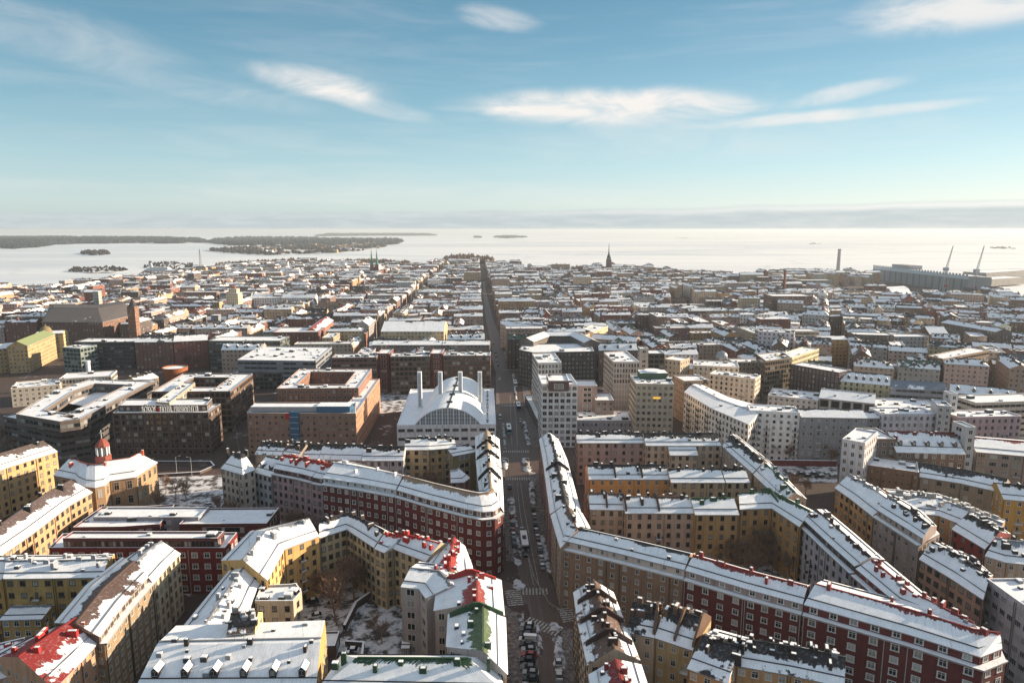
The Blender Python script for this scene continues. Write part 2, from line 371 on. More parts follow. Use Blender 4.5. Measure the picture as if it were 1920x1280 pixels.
def strip(name, label, color, pts, h, d=13, side=1, inner=None, world=False, closed=False, rise=2.6, prof=None, ends='gg', flat=False,
          attic=0, roof=(.05, .05, .055), snow=.75, win='plain', wc=(.6, .58, .55), ww=1.25, wh=1.65, bay=3.3, st=3.3, real=True, back=None,
          chim=0, chc=None, vent=0, dorm=0, dc=(.06, .05, .05), fire=(), balc=(), zb=0.0, cat='building', group=None, skip0=0, hip=None, cap=True, extra=None, wallm=None, noreg=False, maxwin=100):
    """A wing of building along an eave line: pts are picture points of the eave at height h (or plan points when world=True)."""
    O = [Vector(p[:2]) for p in pts] if world else [W2(p[0], p[1], h) for p in pts]
    if inner: I = [Vector(p[:2]) for p in inner] if world else [W2(p[0], p[1], h) for p in inner]
    else: I = offset(O, d * side, closed)
    n = len(O); segs = n if closed else n - 1
    # keep the body on the left of the walking direction
    if not inner and side < 0 or (inner and ((O[1] - O[0]).cross(I[0] - O[0]) < 0)):
        O = O[::-1]; I = I[::-1]; ends = ends[::-1]
    cen = sum((p for p in O + I), Vector((0, 0))) / (2 * n)
    base = Vector((cen.x, cen.y, zb))
    if not noreg: FOOT.append([tuple(p) for p in O] + ([tuple(p) for p in I[::-1]] if not closed else []))
    root = thing(name, label, cat, base, 0, group)
    wb = MB(); wins = []
    wallm = wallm or M_WIN
    topz = h + (.7 if flat and cap else 0)
    nst = max(1, round((h - zb) / st))
    def wallface(a, b, z0, z1, real_ok, blind=False):
        L = (b - a).length
        if L < .05: return
        nb = max(1, round(L / bay)); dr = (b - a) / L; nrm = Vector((dr.y, -dr.x)); mid = (a + b) / 2
        facing = nrm.dot(CAM2 - mid) / max(1, (CAM2 - mid).length)
        useobj = real and real_ok and facing > -.12 and L > 2 and not blind
        ns_ = max(1, round((min(z1, h) - z0) / st)); vtop = ns_ * (z1 - z0) / max(.1, (min(z1, h) - z0))
        if L < 2.2: nb = 0
        wb.face([(a.x, a.y, z0), (b.x, b.y, z0), (b.x, b.y, z1), (a.x, a.y, z1)], 0 if (useobj or nb == 0 or blind) else 1, [(0, 0), (nb, 0), (nb, vtop), (0, vtop)])
        if useobj:
            bw = L / nb; sh = (min(z1, h) - z0) / ns_
            for k in range(nb):
                for j in range(skip0, ns_):
                    wins.append((a + dr * bw * (k + .5), z0 + sh * (j + .52), nrm, j, k, facing, bw))
    for i in range(segs):
        j = (i + 1) % n
        wallface(O[i], O[j], zb, topz, True)
        wallface(I[j], I[i], zb, topz, back is None or back)
    if not closed:
        wallface(I[0], O[0], zb, topz, True, ends[0] == 'n')
        wallface(O[-1], I[-1], zb, topz, True, ends[1] == 'n')
    # cross-section of the roof
    if flat: P = [(0, 0), (1, 0)]
    elif prof: P = prof
    else: P = [(0, 0), (.5, rise), (1, 0)]
    zr = h
    O2, I2 = O, I
    if attic:
        O2 = offset(O, 1.1, closed); I2 = offset(I, -1.1, closed)
        if not closed:
            O2[0] += (O[1] - O[0]).normalized() * (.9 if ends[0] == 'h' else 0); I2[0] += (O[1] - O[0]).normalized() * (.9 if ends[0] == 'h' else 0)
            O2[-1] -= (O[-1] - O[-2]).normalized() * (.9 if ends[1] == 'h' else 0); I2[-1] -= (O[-1] - O[-2]).normalized() * (.9 if ends[1] == 'h' else 0)
        zr = h + attic
    zmax = max(p[1] for p in P)
    rb = MB()
    def ringpt(i, t, z, A, B, end=None):
        p = A[i].lerp(B[i], t)
        if end is not None:
            L = (A[1] - A[0]).length if end == 0 else (A[-1] - A[-2]).length
            dd = ((A[1] - A[0]) if end == 0 else (A[-2] - A[-1])).normalized()
            hp = hip if hip is not None else min((A[i] - B[i]).length * .5, L * .45)
            p = p + dd * hp * (1 - abs(2 * t - 1))
        return Vector((p.x, p.y, zr + z))
    if attic:
        ab = MB()
        def aw(a, b, ro):
            L = (b - a).length
            if L < .1: return
            nb = max(1, round(L / bay)); dr = (b - a) / L; nrm = Vector((dr.y, -dr.x)); facing = nrm.dot(CAM2 - (a + b) / 2)
            ab.face([(a.x, a.y, h), (b.x, b.y, h), (b.x, b.y, zr), (a.x, a.y, zr)], 0, None)
            if real and ro and facing > 0:
                for k in range(nb): wins.append((a + dr * L / nb * (k + .5), h + attic * .52, nrm, 99, k, facing, L / nb))
        for i in range(segs):
            j = (i + 1) % n; aw(O2[i], O2[j], True); aw(I2[j], I2[i], True)
            for A, B in ((O, O2), (I2, I)):
                ab.face([(A[i].x, A[i].y, h), (A[j].x, A[j].y, h), (B[j].x, B[j].y, h), (B[i].x, B[i].y, h)], 1)
        if not closed:
            aw(I2[0], O2[0], False); aw(O2[-1], I2[-1], False)
            for e, ef in ((0, ends[0]), (-1, ends[1])):
                ab.face([(O[e].x, O[e].y, h), (O2[e].x, O2[e].y, h), (I2[e].x, I2[e].y, h), (I[e].x, I[e].y, h)], 1)
        # cornice proud of the wall, snow on its top
        Oc = offset(O, -.55, closed)
        for i in range(segs):
            j = (i + 1) % n
            ab.face([(Oc[i].x, Oc[i].y, h - .35), (Oc[j].x, Oc[j].y, h - .35), (Oc[j].x, Oc[j].y, h + .06), (Oc[i].x, Oc[i].y, h + .06)], 2)
            ab.face([(Oc[i].x, Oc[i].y, h + .06), (Oc[j].x, Oc[j].y, h + .06), (O2[j].x, O2[j].y, h + .08), (O2[i].x, O2[i].y, h + .08)], 1)
            ab.face([(O[i].x, O[i].y, h - .35), (O[j].x, O[j].y, h - .35), (Oc[j].x, Oc[j].y, h - .35), (Oc[i].x, Oc[i].y, h - .35)], 2)
        ac = extra.get('attic_color', color) if extra else color
        ob('attic', ab.mesh('attic', [M_WALL, M_SNOW, M_TRIM], base), root, color=ac)
    acc = 0.0
    ov = .35
    for i in range(segs):
        j = (i + 1) % n; L = (O2[j] - O2[i]).length
        ei = 0 if (i == 0 and not closed and ends[0] == 'h') else None
        ej = 1 if (i == segs - 1 and not closed and ends[1] == 'h') else None
        for (t0, z0), (t1, z1) in zip(P, P[1:]):
            a = ringpt(i, t0, z0, O2, I2, ei); b = ringpt(j, t0, z0, O2, I2, ej); c = ringpt(j, t1, z1, O2, I2, ej); dd = ringpt(i, t1, z1, O2, I2, ei)
            v0, v1 = (z0 / zmax, z1 / zmax) if zmax else (0, 0)
            if flat: a.z += .12; b.z += .12; c.z += .12; dd.z += .12
            else:
                # overhang at the eaves
                if t0 == 0:
                    k = z1 / max(.01, ((dd - a).xy.length)); od = (a.xy - dd.xy).normalized() * ov; a = a + Vector((od.x, od.y, -k * ov)); od = (b.xy - c.xy).normalized() * ov; b = b + Vector((od.x, od.y, -k * ov))
                if t1 == 1:
                    k = z0 / max(.01, ((dd - a).xy.length)); od = (dd.xy - a.xy).normalized() * ov; dd = dd + Vector((od.x, od.y, -k * ov)); od = (c.xy - b.xy).normalized() * ov; c = c + Vector((od.x, od.y, -k * ov))
            rb.face([a, b, c, dd], 0, [(acc, v0), (acc + L, v0), (acc + L, v1), (acc, v1)])
            if not flat and t0 == 0: rb.face([a - Vector((0, 0, .28)), b - Vector((0, 0, .28)), b, a], 1)
            if not flat and t1 == 1: rb.face([c - Vector((0, 0, .28)), dd - Vector((0, 0, .28)), dd, c], 1)
        acc += L
    if not closed and not flat:
        for e, i in ((0, 0), (1, n - 1)):
            hp = e if ends[e] == 'h' else None
            q = [ringpt(i, t, z, O2, I2, hp) for t, z in P]
            if e == 0: q = q[::-1]
            if ends[e] == 'h':
                # extend the hip to the overhang
                dd = ((O2[0] - O2[1]) if e == 0 else (O2[-1] - O2[-2])).normalized() * .05
                for w_ in (0, -1): q[w_] = q[w_] + Vector((dd.x, dd.y, 0))
                rb.face(q, 0, [(k * 2.0, (p.z - zr) / zmax) for k, p in enumerate(q)])
            else: wb.face(q, 0)
    if flat and cap:      # parapet coping with a line of snow
        def coping(A, B):
            for i in range(len(A) if closed else len(A) - 1):
                j = (i + 1) % len(A)
                wb.face([(A[i].x, A[i].y, topz), (A[j].x, A[j].y, topz), (B[j].x, B[j].y, topz), (B[i].x, B[i].y, topz)], 2)
                wb.face([(B[i].x, B[i].y, h), (B[i].x, B[i].y, topz), (B[j].x, B[j].y, topz), (B[j].x, B[j].y, h)], 0)
        if closed: coping(O, offset(O, .35, True)); coping(I, offset(I, -.35, True))
        else:
            ring = O + I[::-1]; coping2 = offset(ring, .35, True)
            cl = closed; closed = True; coping(ring, coping2); closed = cl
    ob('wall', wb.mesh('wall', [M_WALL, wallm, M_SNOW], base), root, color=color)
    ro = ob('roof', rb.mesh('roof', [M_ROOF, M_TRIM], base), root, color=(*roof, snow))
    if not flat and group != 'city buildings in the street grid' or (not flat and chim):
        cb = MB(); gbs = [MB(), MB()]; kr = max(range(len(P)), key=lambda q_: P[q_][1]); tr_, zt_ = P[kr]
        for i in range(segs):
            j = (i + 1) % n
            ei = 0 if (i == 0 and not closed and ends[0] == 'h') else None; ej = 1 if (i == segs - 1 and not closed and ends[1] == 'h') else None
            a = ringpt(i, tr_, zt_, O2, I2, ei); b_ = ringpt(j, tr_, zt_, O2, I2, ej); dv = (b_ - a)
            if dv.length > 2:
                q_ = Vector((-dv.y, dv.x, 0)).normalized() * .22; u_ = Vector((0, 0, .22))
                cb.face([a - q_, b_ - q_, b_ - q_ + u_, a - q_ + u_]); cb.face([b_ + q_, a + q_, a + q_ + u_, b_ + q_ + u_]); cb.face([a - q_ + u_, b_ - q_ + u_, b_ + q_ + u_, a + q_ + u_])
            t0, z0 = P[0]; t1, z1 = P[1]
            for tt in (.13, ) if D_near(base) else ():
                f_ = tt / max(.01, t1) if t1 > .2 else .5
                for gb, AA, BB in ((gbs[0], O2, I2), (gbs[1], I2, O2)):
                    a = ringpt(i, t1 * f_, z1 * f_, AA, BB); b_ = ringpt(j, t1 * f_, z1 * f_, AA, BB); u_ = Vector((0, 0, .34))
                    gb.face([a, b_, b_ + u_, a + u_])
        if cb.f: ob('ridge_cap', cb.mesh('ridge_cap', [M_PAINT], base), ro, color=roof)
        for gb in gbs:
            if gb.f: ob('snow_guard', gb.mesh('snow_guard', [M_PAINT], base), ro, color=(.05, .045, .045))
    # windows: the nearest hundred are parts, any rest one part
    if real and wins:
        wins.sort(key=lambda w_: (-(w_[5] > .15), -w_[1]))
        me = WINM[win]; rest = []
        for idx, (p, z, nrm, j, k, fc, bw) in enumerate(wins):
            if balc and j in balc[1] and k % balc[2] == balc[0]: continue
            rz = math.atan2(nrm.y, nrm.x) + math.pi / 2
            w_ = min(ww, bw * .72); h_ = wh * (.85 if j == 99 else 1); h_ = min(h_, attic * .75) if j == 99 else h_
            if idx < maxwin: ob('window', me, root, (p.x - base.x, p.y - base.y, z - base.z), wc, rz, (w_, 1, h_))
            else: rest.append((p, z, rz, w_, h_))
        if rest:
            mb = MB()
            for p, z, rz, w_, h_ in rest:
                mb.box(-w_ / 2, w_ / 2, -.07, 0, z - h_ / 2, z + h_ / 2, 0, rot=rz, org=(p.x, p.y))
                mb.box(-w_ * .36, w_ * .36, -.09, -.07, z - h_ * .38, z + h_ * .4, 1, rot=rz, org=(p.x, p.y))
            o = ob('windows', mb.mesh('windows', [M_PAINT, M_GLASS], base), root, color=wc); o['kind'] = 'stuff'
        if balc:
            seen = set()
            for (p, z, nrm, j, k, fc, bw) in wins:
                if j in balc[1] and k % balc[2] == balc[0] and fc > 0:
                    ob('balcony', BALC, root, (p.x - base.x, p.y - base.y, z - 1.25 - base.z), wc, math.atan2(nrm.y, nrm.x) + math.pi / 2)
    if real and D_near(base):
        db = 0
        for i in range(segs):
            for A, B in ((O, O), (I, I)):
                a, b_ = (A[i], A[(i + 1) % n]) if A is O else (A[(i + 1) % n], A[i])
                L = (b_ - a).length
                if L < 8: continue
                dr = (b_ - a) / L; nr_ = Vector((dr.y, -dr.x))
                if nr_.dot(-(a + b_)) <= 0: continue
                nb = max(1, round(L / bay)); step = 5 if nb > 8 else 4
                for k in range(0, nb + 1, step):
                    p = a + dr * min(L - .3, max(.3, L / nb * k)) + nr_ * .14; mb = MB(); mb.box(-.08, .08, -.07, .07, zb, h - .1, 0)
                    ob('downpipe', mb.mesh('downpipe', [M_PAINT], (0, 0, zb)), root, (p.x - base.x, p.y - base.y, 0), (.42, .40, .38) if sum(color[:3]) < .35 else tuple(c_ * .35 for c_ in color[:3])); db += 1
    # things standing on the roof
    lens = [(O2[(i + 1) % n] - O2[i]).length for i in range(segs)]; tot = sum(lens)
    def at(frac, t):
        q = frac * tot
        for i in range(segs):
            if q <= lens[i] or i == segs - 1:
                k = min(1, q / max(.01, lens[i])); j = (i + 1) % n
                A = O2[i].lerp(O2[j], k); B = I2[i].lerp(I2[j], k); p = A.lerp(B, t); dr = (O2[j] - O2[i]).normalized()
                for (t0, z0), (t1, z1) in zip(P, P[1:]):
                    if t0 <= t <= t1: z = z0 + (z1 - z0) * (t - t0) / max(1e-6, t1 - t0); break
                return p, zr + z, math.atan2(dr.y, dr.x), (A - B).length
            q -= lens[i]
    rnd = random.Random(sum(ord(ch) for ch in label) * 31 + int(cen.x * 7))
    chc = chc or (.035, .03, .03)
    for k in range(chim):
        f = (k + .5 + rnd.uniform(-.3, .3)) / chim; f = min(.93, max(.07, f)); t = rnd.choice((.5, .42, .6, .3, .7))
        p, z, a, dp = at(f, t); sx = rnd.choice((.9, 1.2, 1.5, 2.3)); sy = rnd.choice((.7, .9)); sz = rnd.uniform(1.0, 1.8)
        if rnd.random() < .5: sx, sy = sy, sx
        ob('chimney', CHIM, ro, (p.x - base.x, p.y - base.y, z - base.z), chc, a, (sx, sy, sz))
    if flat and base.y < 560 and (O2[0] - O2[-1]).length > 14 and bay < 50: vent = vent * 2 + 3
    for k in range(vent):
        f = (k + rnd.random()) / vent; t = rnd.uniform(.15, .85); p, z, a, dp = at(min(.95, max(.05, f)), t); s_ = rnd.uniform(.5, 1.5)
        if flat: s_ *= rnd.choice((1, 1.6, 2.4))
        ob('roof_vent', VENT, ro, (p.x - base.x, p.y - base.y, z - base.z + .15), rnd.choice(((.05, .05, .05), (.25, .25, .26), chc)), a, (s_, s_, s_ * .8))
    if D_near(base) and chim:
        for k in range(3):
            p, z, a, dp = at(rnd.uniform(.08, .92), rnd.uniform(.35, .65)); mb = MB(); mb.tube((0, 0, -.5), (0, 0, 3.2), .05, .03, 4); mb.tube((-.6, 0, 2.7), (.6, 0, 2.7), .03, .03, 3); mb.tube((-.4, 0, 3.0), (.4, 0, 3.0), .03, .03, 3)
            ob('aerial', mb.mesh('aerial', [M_PAINT]), ro, (p.x - base.x, p.y - base.y, z - base.z), (.1, .1, .1), a)
    for k in range(dorm):
        f = (k + .5) / dorm; p, z, a, dp = at(f, .17); ob('dormer', DORM, ro, (p.x - base.x, p.y - base.y, z - base.z + .7), dc, a, (1.5, 1.15, 1.6))
    for f in fire:
        p, z, a, dp = at(f, .5); b = MB(); zz = zr + zmax
        p0_, _, _, _ = at(f, 0.0); p1_, _, _, _ = at(f, 1.0); nrm_ = Vector((-math.sin(a), math.cos(a))); x = min(dp, abs((p1_ - p0_).dot(nrm_)), 15) / 2 - .25
        b.face([(-.25, -x, zr + .2), (-.25, x, zr + .2), (-.25, x, zr + 1.3), (-.25, .9, zz + 1.1), (-.25, -.9, zz + 1.1), (-.25, -x, zr + 1.3)][::-1], 0)
        b.face([(.25, -x, zr + .2), (.25, x, zr + .2), (.25, x, zr + 1.3), (.25, .9, zz + 1.1), (.25, -.9, zz + 1.1), (.25, -x, zr + 1.3)], 0)
        for (y0, z0), (y1, z1) in zip([(-x, zr + .2), (-x, zr + 1.3), (-.9, zz + 1.1), (.9, zz + 1.1), (x, zr + 1.3)], [(-x, zr + 1.3), (-.9, zz + 1.1), (.9, zz + 1.1), (x, zr + 1.3), (x, zr + .2)]):
            b.face([(-.25, y0, z0), (.25, y0, z0), (.25, y1, z1), (-.25, y1, z1)], 0)
        ob('firewall', b.mesh('firewall', [M_PAINT], (0, 0, base.z)), ro, (p.x - base.x, p.y - base.y, 0), chc, a)
    return root, base, ro
# ================================================================ ground, ice, streets
def m_ground(t, bs):
    p = pos(t); n = t.noise(p, .05, 6, .65); f = t.noise(p, .5, 5, .65)
    road = t.mix(f, (.045, .030, .026), (.10, .070, .060))
    sn = t.mr(t.m('ADD', t.m('MULTIPLY', n, .8), t.m('MULTIPLY', f, .35)), .66, .74)
    setc(t, bs, t.mix(sn, road, t.mix(f, (.30, .28, .28), (.60, .59, .60))), .85); bump(t, bs, f, .5, .3)
def m_road(t, bs):
    p = pos(t); f = t.noise(p, .8, 5, .65); s = t.n('ShaderNodeSeparateXYZ'); t.l(p, s.inputs[0])
    rut = t.noise(t.xyz(t.m('ADD', s.outputs[0], t.m('MULTIPLY', s.outputs[1], .05)), t.m('MULTIPLY', s.outputs[1], .02), 0), 1.1, 4, .7)
    c = t.mix(f, (.070, .043, .034), (.125, .084, .068)); c = t.mix(t.mr(rut, .52, .68, 0, .55), c, (.17, .145, .135))
    c = t.mix(t.mr(t.noise(p, .12, 5, .7), .58, .72, 0, .5), c, (.02, .016, .015))
    setc(t, bs, c, .55); bump(t, bs, f, .3, .08)
def m_walk(t, bs):
    p = pos(t); f = t.noise(p, .8, 6, .7)
    setc(t, bs, t.mix(t.mr(f, .36, .74), (.10, .072, .062), (.30, .27, .26)), .85); bump(t, bs, f, .6, .2)
def m_yard(t, bs):
    p = pos(t); f = t.noise(p, .22, 6, .68); g = t.noise(p, 1.6, 4, .6)
    c = t.mix(t.mr(f, .42, .56), (.07, .058, .055), t.mix(g, (.45, .45, .47), (.78, .78, .80)))
    setc(t, bs, c, .85); bump(t, bs, f, .7, .4)
def m_ice(t, bs):
    p = pos(t); s = t.n('ShaderNodeSeparateXYZ'); t.l(p, s.inputs[0])
    v = t.xyz(t.m('MULTIPLY', s.outputs[0], .00040), t.m('MULTIPLY', s.outputs[1], .0013), 0); crk = t.n('ShaderNodeTexVoronoi', feature='DISTANCE_TO_EDGE'); crk.inputs['Scale'].default_value = 1.0; t.l(t.xyz(t.m('ADD', t.m('MULTIPLY', s.outputs[0], .0007), t.m('MULTIPLY', t.noise(p, .0012, 4, .6), 1.5)), t.m('MULTIPLY', s.outputs[1], .0007), 0), crk.inputs['Vector'])
    n = t.noise(v, 1.0, 8, .62, 1.2); n2 = t.noise(t.xyz(t.m('MULTIPLY', s.outputs[0], .00005), t.m('MULTIPLY', s.outputs[1], .00032), 4), 1.0, 6, .6, .6)
    c = t.mix(t.mr(n, .42, .66), (.71, .72, .73), (.52, .56, .60)); c = t.mix(t.mr(n2, .47, .66, 0, .75), c, (.47, .52, .56))
    c = t.mix(t.mr(crk.outputs['Distance'], 0, .022, .45, 0), c, (.42, .46, .50)); c = t.mix(t.mr(s.outputs[0], -3500, 600, .55, 0), c, (.52, .60, .66)); setc(t, bs, c, .9)
def m_mark(t, bs):
    f = t.noise(pos(t), 1.5, 4, .7); setc(t, bs, t.mix(t.mr(f, .42, .6), (.55, .53, .50), (.13, .11, .10)), .7)
MG, MR_, MK, MY, MI, MM = (mat(a, b) for a, b in (('city_ground', m_ground), ('wet_asphalt', m_road), ('slushy_pavement', m_walk), ('snowy_yard', m_yard), ('sea_ice', m_ice), ('road_marking', m_mark)))

def sheet(name, pix, z, m, world=False, kind='structure', h=0.0, edge=None):
    b = MB(); P = [Vector(p[:2]) if world else W2(p[0], p[1], 0) for p in pix]
    b.face([(p.x, p.y, z) for p in P], 0)
    if h:
        n = len(P)
        for i in range(n):
            q, r = P[i], P[(i + 1) % n]; b.face([(q.x, q.y, z - h), (r.x, r.y, z - h), (r.x, r.y, z), (q.x, q.y, z)], 0)
    me = b.mesh(name, [m])
    import bmesh
    bm = bmesh.new(); bm.from_mesh(me); bmesh.ops.recalc_face_normals(bm, faces=bm.faces)
    bm.faces.ensure_lookup_table()
    if bm.faces[0].normal.z < 0: bmesh.ops.reverse_faces(bm, faces=bm.faces)
    bmesh.ops.triangulate(bm, faces=[f for f in bm.faces if len(f.verts) > 4]); bm.to_mesh(me); bm.free()
    o = ob(name, me); o['kind'] = kind; return o
b = MB(); b.face([(-90000, -300, -2.5), (90000, -300, -2.5), (90000, 140000, -2.5), (-90000, 140000, -2.5)], 0); struct('sea_ice', b, [MI])
shore = [(-200, 556), (-60, 548), (60, 536), (150, 527), (235, 521), (262, 512), (330, 507), (400, 499), (470, 491), (560, 487), (640, 487), (700, 492), (790, 495), (830, 487), (880, 484), (925, 492), (1000, 499), (1080, 500),
         (1100, 496), (1180, 499), (1260, 504), (1340, 512), (1420, 518), (1480, 507), (1560, 507), (1620, 514), (1700, 524), (1850, 538), (1868, 553), (1950, 566), (2100, 575)]
land = [W2(x, y + (17 if x < 300 else 11 if x < 800 or x > 950 else 5), 0) for x, y in shore]
g = [(-600, -120)] + [tuple(p) for p in land] + [(900, -120)]
sheet('city_ground', g, 0.0, MG, world=True, h=3)
# main street: carriageway, pavements, snowy parking strips
Lf = [(905, 528), (905, 545), (911, 600), (922, 650), (931, 700), (938, 760), (941, 800), (944, 850), (948, 900), (953, 960), (962, 1020), (975, 1085), (985, 1120), (1002, 1180), (1010, 1240), (1012, 1290), (1014, 1400)]
Rt = [(909, 528), (911, 545), (925, 600), (946, 650), (975, 700), (983, 760), (990, 800), (997, 850), (990, 900), (1002, 960), (1015, 1020), (1030, 1085), (1060, 1120), (1044, 1180), (1046, 1240), (1050, 1290), (1054, 1400)]
sheet('main_road', Lf + Rt[::-1], .020, MR_)
sheet('pavement', [(920, 660), (930, 700), (930, 760), (930, 800), (934, 850), (939, 900), (944, 960), (948, 1020), (949, 1052), (974, 1052), (962, 1020), (953, 960), (948, 900), (944, 850), (941, 800), (938, 760), (931, 700), (924, 660)], .15, MK, h=.15)
sheet('pavement', [(976, 705), (983, 760), (990, 800), (996, 838), (1014, 838), (1006, 800), (1000, 760), (986, 705)], .15, MK, h=.15)
sheet('pavement', [(992, 890), (1002, 960), (1015, 1020), (1028, 1074), (1058, 1090), (1046, 1020), (1037, 960), (1018, 890)], .15, MK, h=.15)
sheet('pavement', [(943, 1130), (1002, 1180), (1010, 1240), (1012, 1290), (1014, 1400), (945, 1400)], .15, MK, h=.15)
sheet('pavement', [(1058, 1175), (1046, 1200), (1046, 1240), (1050, 1290), (1054, 1400), (1130, 1400), (1092, 1185)], .15, MK, h=.15)
# the crossing street and the diagonal one
sheet('side_road', [(700, 905), (935, 843), (941, 888), (760, 925)], .012, MR_)
sheet('side_road', [(985, 835), (1600, 860), (1620, 895), (990, 880)], .012, MR_)
sheet('diagonal_road', [(945, 1088), (1060, 1128), (1400, 1260), (1700, 1420), (1300, 1420), (1090, 1200), (1040, 1160), (965, 1120), (850, 1090), (600, 1010), (430, 950), (300, 905), (280, 870), (400, 880), (520, 925), (700, 1000)], .016, MR_)
sheet('square', [(935, 690), (1010, 705), (1012, 740), (930, 735)], .014, MR_)
sheet('courtyard', [(1110, 900), (1420, 900), (1500, 985), (1600, 1100), (1560, 1150), (1330, 1070), (1110, 985)], .02, MY)
sheet('courtyard', [(560, 1180), (560, 1095), (640, 1040), (760, 1080), (770, 1240), (560, 1230)], .02, MY)
sheet('courtyard', [(700, 900), (860, 900), (860, 965), (760, 960)], .02, MY)
sheet('car_park', [(1420, 862), (1570, 868), (1570, 905), (1440, 900)], .02, MY)
sheet('plaza', [(290, 895), (420, 890), (460, 925), (600, 1000), (560, 1015), (440, 985), (300, 965)], .024, MY)
sheet('construction_ground', [(712, 735), (775, 735), (760, 770), (714, 775)], .02, MY)
# zebra crossings and lane lines
def zebra(p0, p1, width, n, name='zebra_crossing'):
    a, c = W2(*p0), W2(*p1); d = (c - a); L = d.length; d.normalize(); q = Vector((-d.y, d.x)); b = MB()
    for k in range(n):
        m_ = a + d * L * (k + .5) / n; w_ = L / n * .25
        P = [m_ - d * w_ - q * width / 2, m_ + d * w_ - q * width / 2, m_ + d * w_ + q * width / 2, m_ - d * w_ + q * width / 2]
        b.face([(p.x, p.y, .028) for p in P], 0)
    struct(name, b, [MM])
zebra((943, 846), (992, 846), 3.2, 12); zebra((942, 897), (994, 897), 3.2, 12); zebra((940, 760), (982, 760), 3, 10)
zebra((978, 1108), (1028, 1108), 4.0, 8); zebra((985, 1162), (1050, 1185), 4.5, 10); zebra((960, 1105), (968, 1135), 5, 8); zebra((1062, 1138), (1075, 1165), 6, 7); zebra((940, 693), (975, 693), 3, 8)
def line(pix, w_, name='lane_line'):
    P = [W2(*p) for p in pix]; A = offset(P, w_ / 2); B = offset(P, -w_ / 2); b = MB()
    for i in range(len(P) - 1): b.face([(B[i].x, B[i].y, .026), (B[i + 1].x, B[i + 1].y, .026), (A[i + 1].x, A[i + 1].y, .026), (A[i].x, A[i].y, .026)], 0)
    struct(name, b, [MM])
line([(963, 740), (968, 790), (970, 835)], .2); line([(969, 905), (975, 960), (985, 1020), (1000, 1095)], .18, 'tram_rail'); line([(976, 905), (984, 960), (995, 1020), (1010, 1095)], .18, 'tram_rail')
line([(985, 1020), (1001, 1080), (1030, 1130), (1080, 1160)], .18, 'tram_rail'); line([(957, 740), (958, 790), (960, 835)], .18, 'tram_rail')
# banks of ploughed snow
def bank(pix, w_, h_, seed):
    rnd = random.Random(seed); P = [W2(*p) for p in pix]; Q = []
    for a, c in zip(P, P[1:]):
        n_ = max(2, int((c - a).length / 1.2)); Q += [a.lerp(c, k / n_) for k in range(n_)]
    Q.append(P[-1]); b = MB(); rows = []
    for i, p in enumerate(Q):
        d = (Q[min(i + 1, len(Q) - 1)] - Q[max(i - 1, 0)]).normalized(); q = Vector((-d.y, d.x)); e = .15 if i in (0, len(Q) - 1) else 1
        ww_ = w_ * rnd.uniform(.6, 1.15) * (e if e < 1 else 1); hh = h_ * rnd.uniform(.4, 1.1) * e
        rows.append([(p.x + q.x * ww_ * s_, p.y + q.y * ww_ * s_, z) for s_, z in ((-.5, .03), (-.28, hh * .8), (0, hh), (.3, hh * .7), (.5, .03))])
    for r0, r1 in zip(rows, rows[1:]):
        for k in range(4): b.face([r0[k], r1[k], r1[k + 1], r0[k + 1]][::-1], 0)
    o = ob('snow_bank', b.mesh('snow_bank', [MY], smooth=True, merge=True)); o['kind'] = 'structure'
for i, (p, w_, h_) in enumerate([([(957, 930), (965, 985), (972, 1060)], 3.0, .5), ([(943, 790), (947, 840)], 1.6, .9), ([(983, 790), (992, 838)], 2.4, 1.2), ([(997, 905), (1001, 945)], 3.2, 1.6), ([(1015, 1000), (1032, 1075)], 2.2, .6),
     ([(975, 1150), (983, 1200), (985, 1290)], 2.0, .7), ([(1008, 1170), (1014, 1230)], 1.6, .5), ([(1045, 1190), (1052, 1260)], 3.4, 1.0), ([(968, 1085), (976, 1105)], 4, .4), ([(1035, 1165), (1046, 1182)], 4, .5), ([(962, 700), (968, 750)], 1.5, .6),
     ([(946, 858), (948, 880)], 3, .8), ([(985, 858), (990, 885)], 4.5, .9), ([(640, 1190), (730, 1080)], 1.2, .8)]): bank(p, w_, h_, i)
# ================================================================ the buildings one can tell apart
CREAM = (.54, .42, .31); YEL = (.54, .34, .16); OCH = (.47, .28, .14); ORG = (.50, .25, .09); PINK = (.45, .32, .29); RED = (.14, .034, .034); BRICK = (.24, .085, .05)
BRN = (.13, .08, .06); BEI = (.40, .30, .21); GRY = (.27, .27, .29); LGR = (.48, .48, .50); WHT = (.74, .71, .68); DRK = (.055, .045, .042); TAN = (.36, .25, .16); PALE = (.56, .50, .42)
RR = (.21, .034, .032); GR = (.04, .085, .045); BK = (.035, .032, .034); GM = (.22, .23, .25)
WF = (.62, .60, .57); DF = (.08, .07, .065)
K = strip
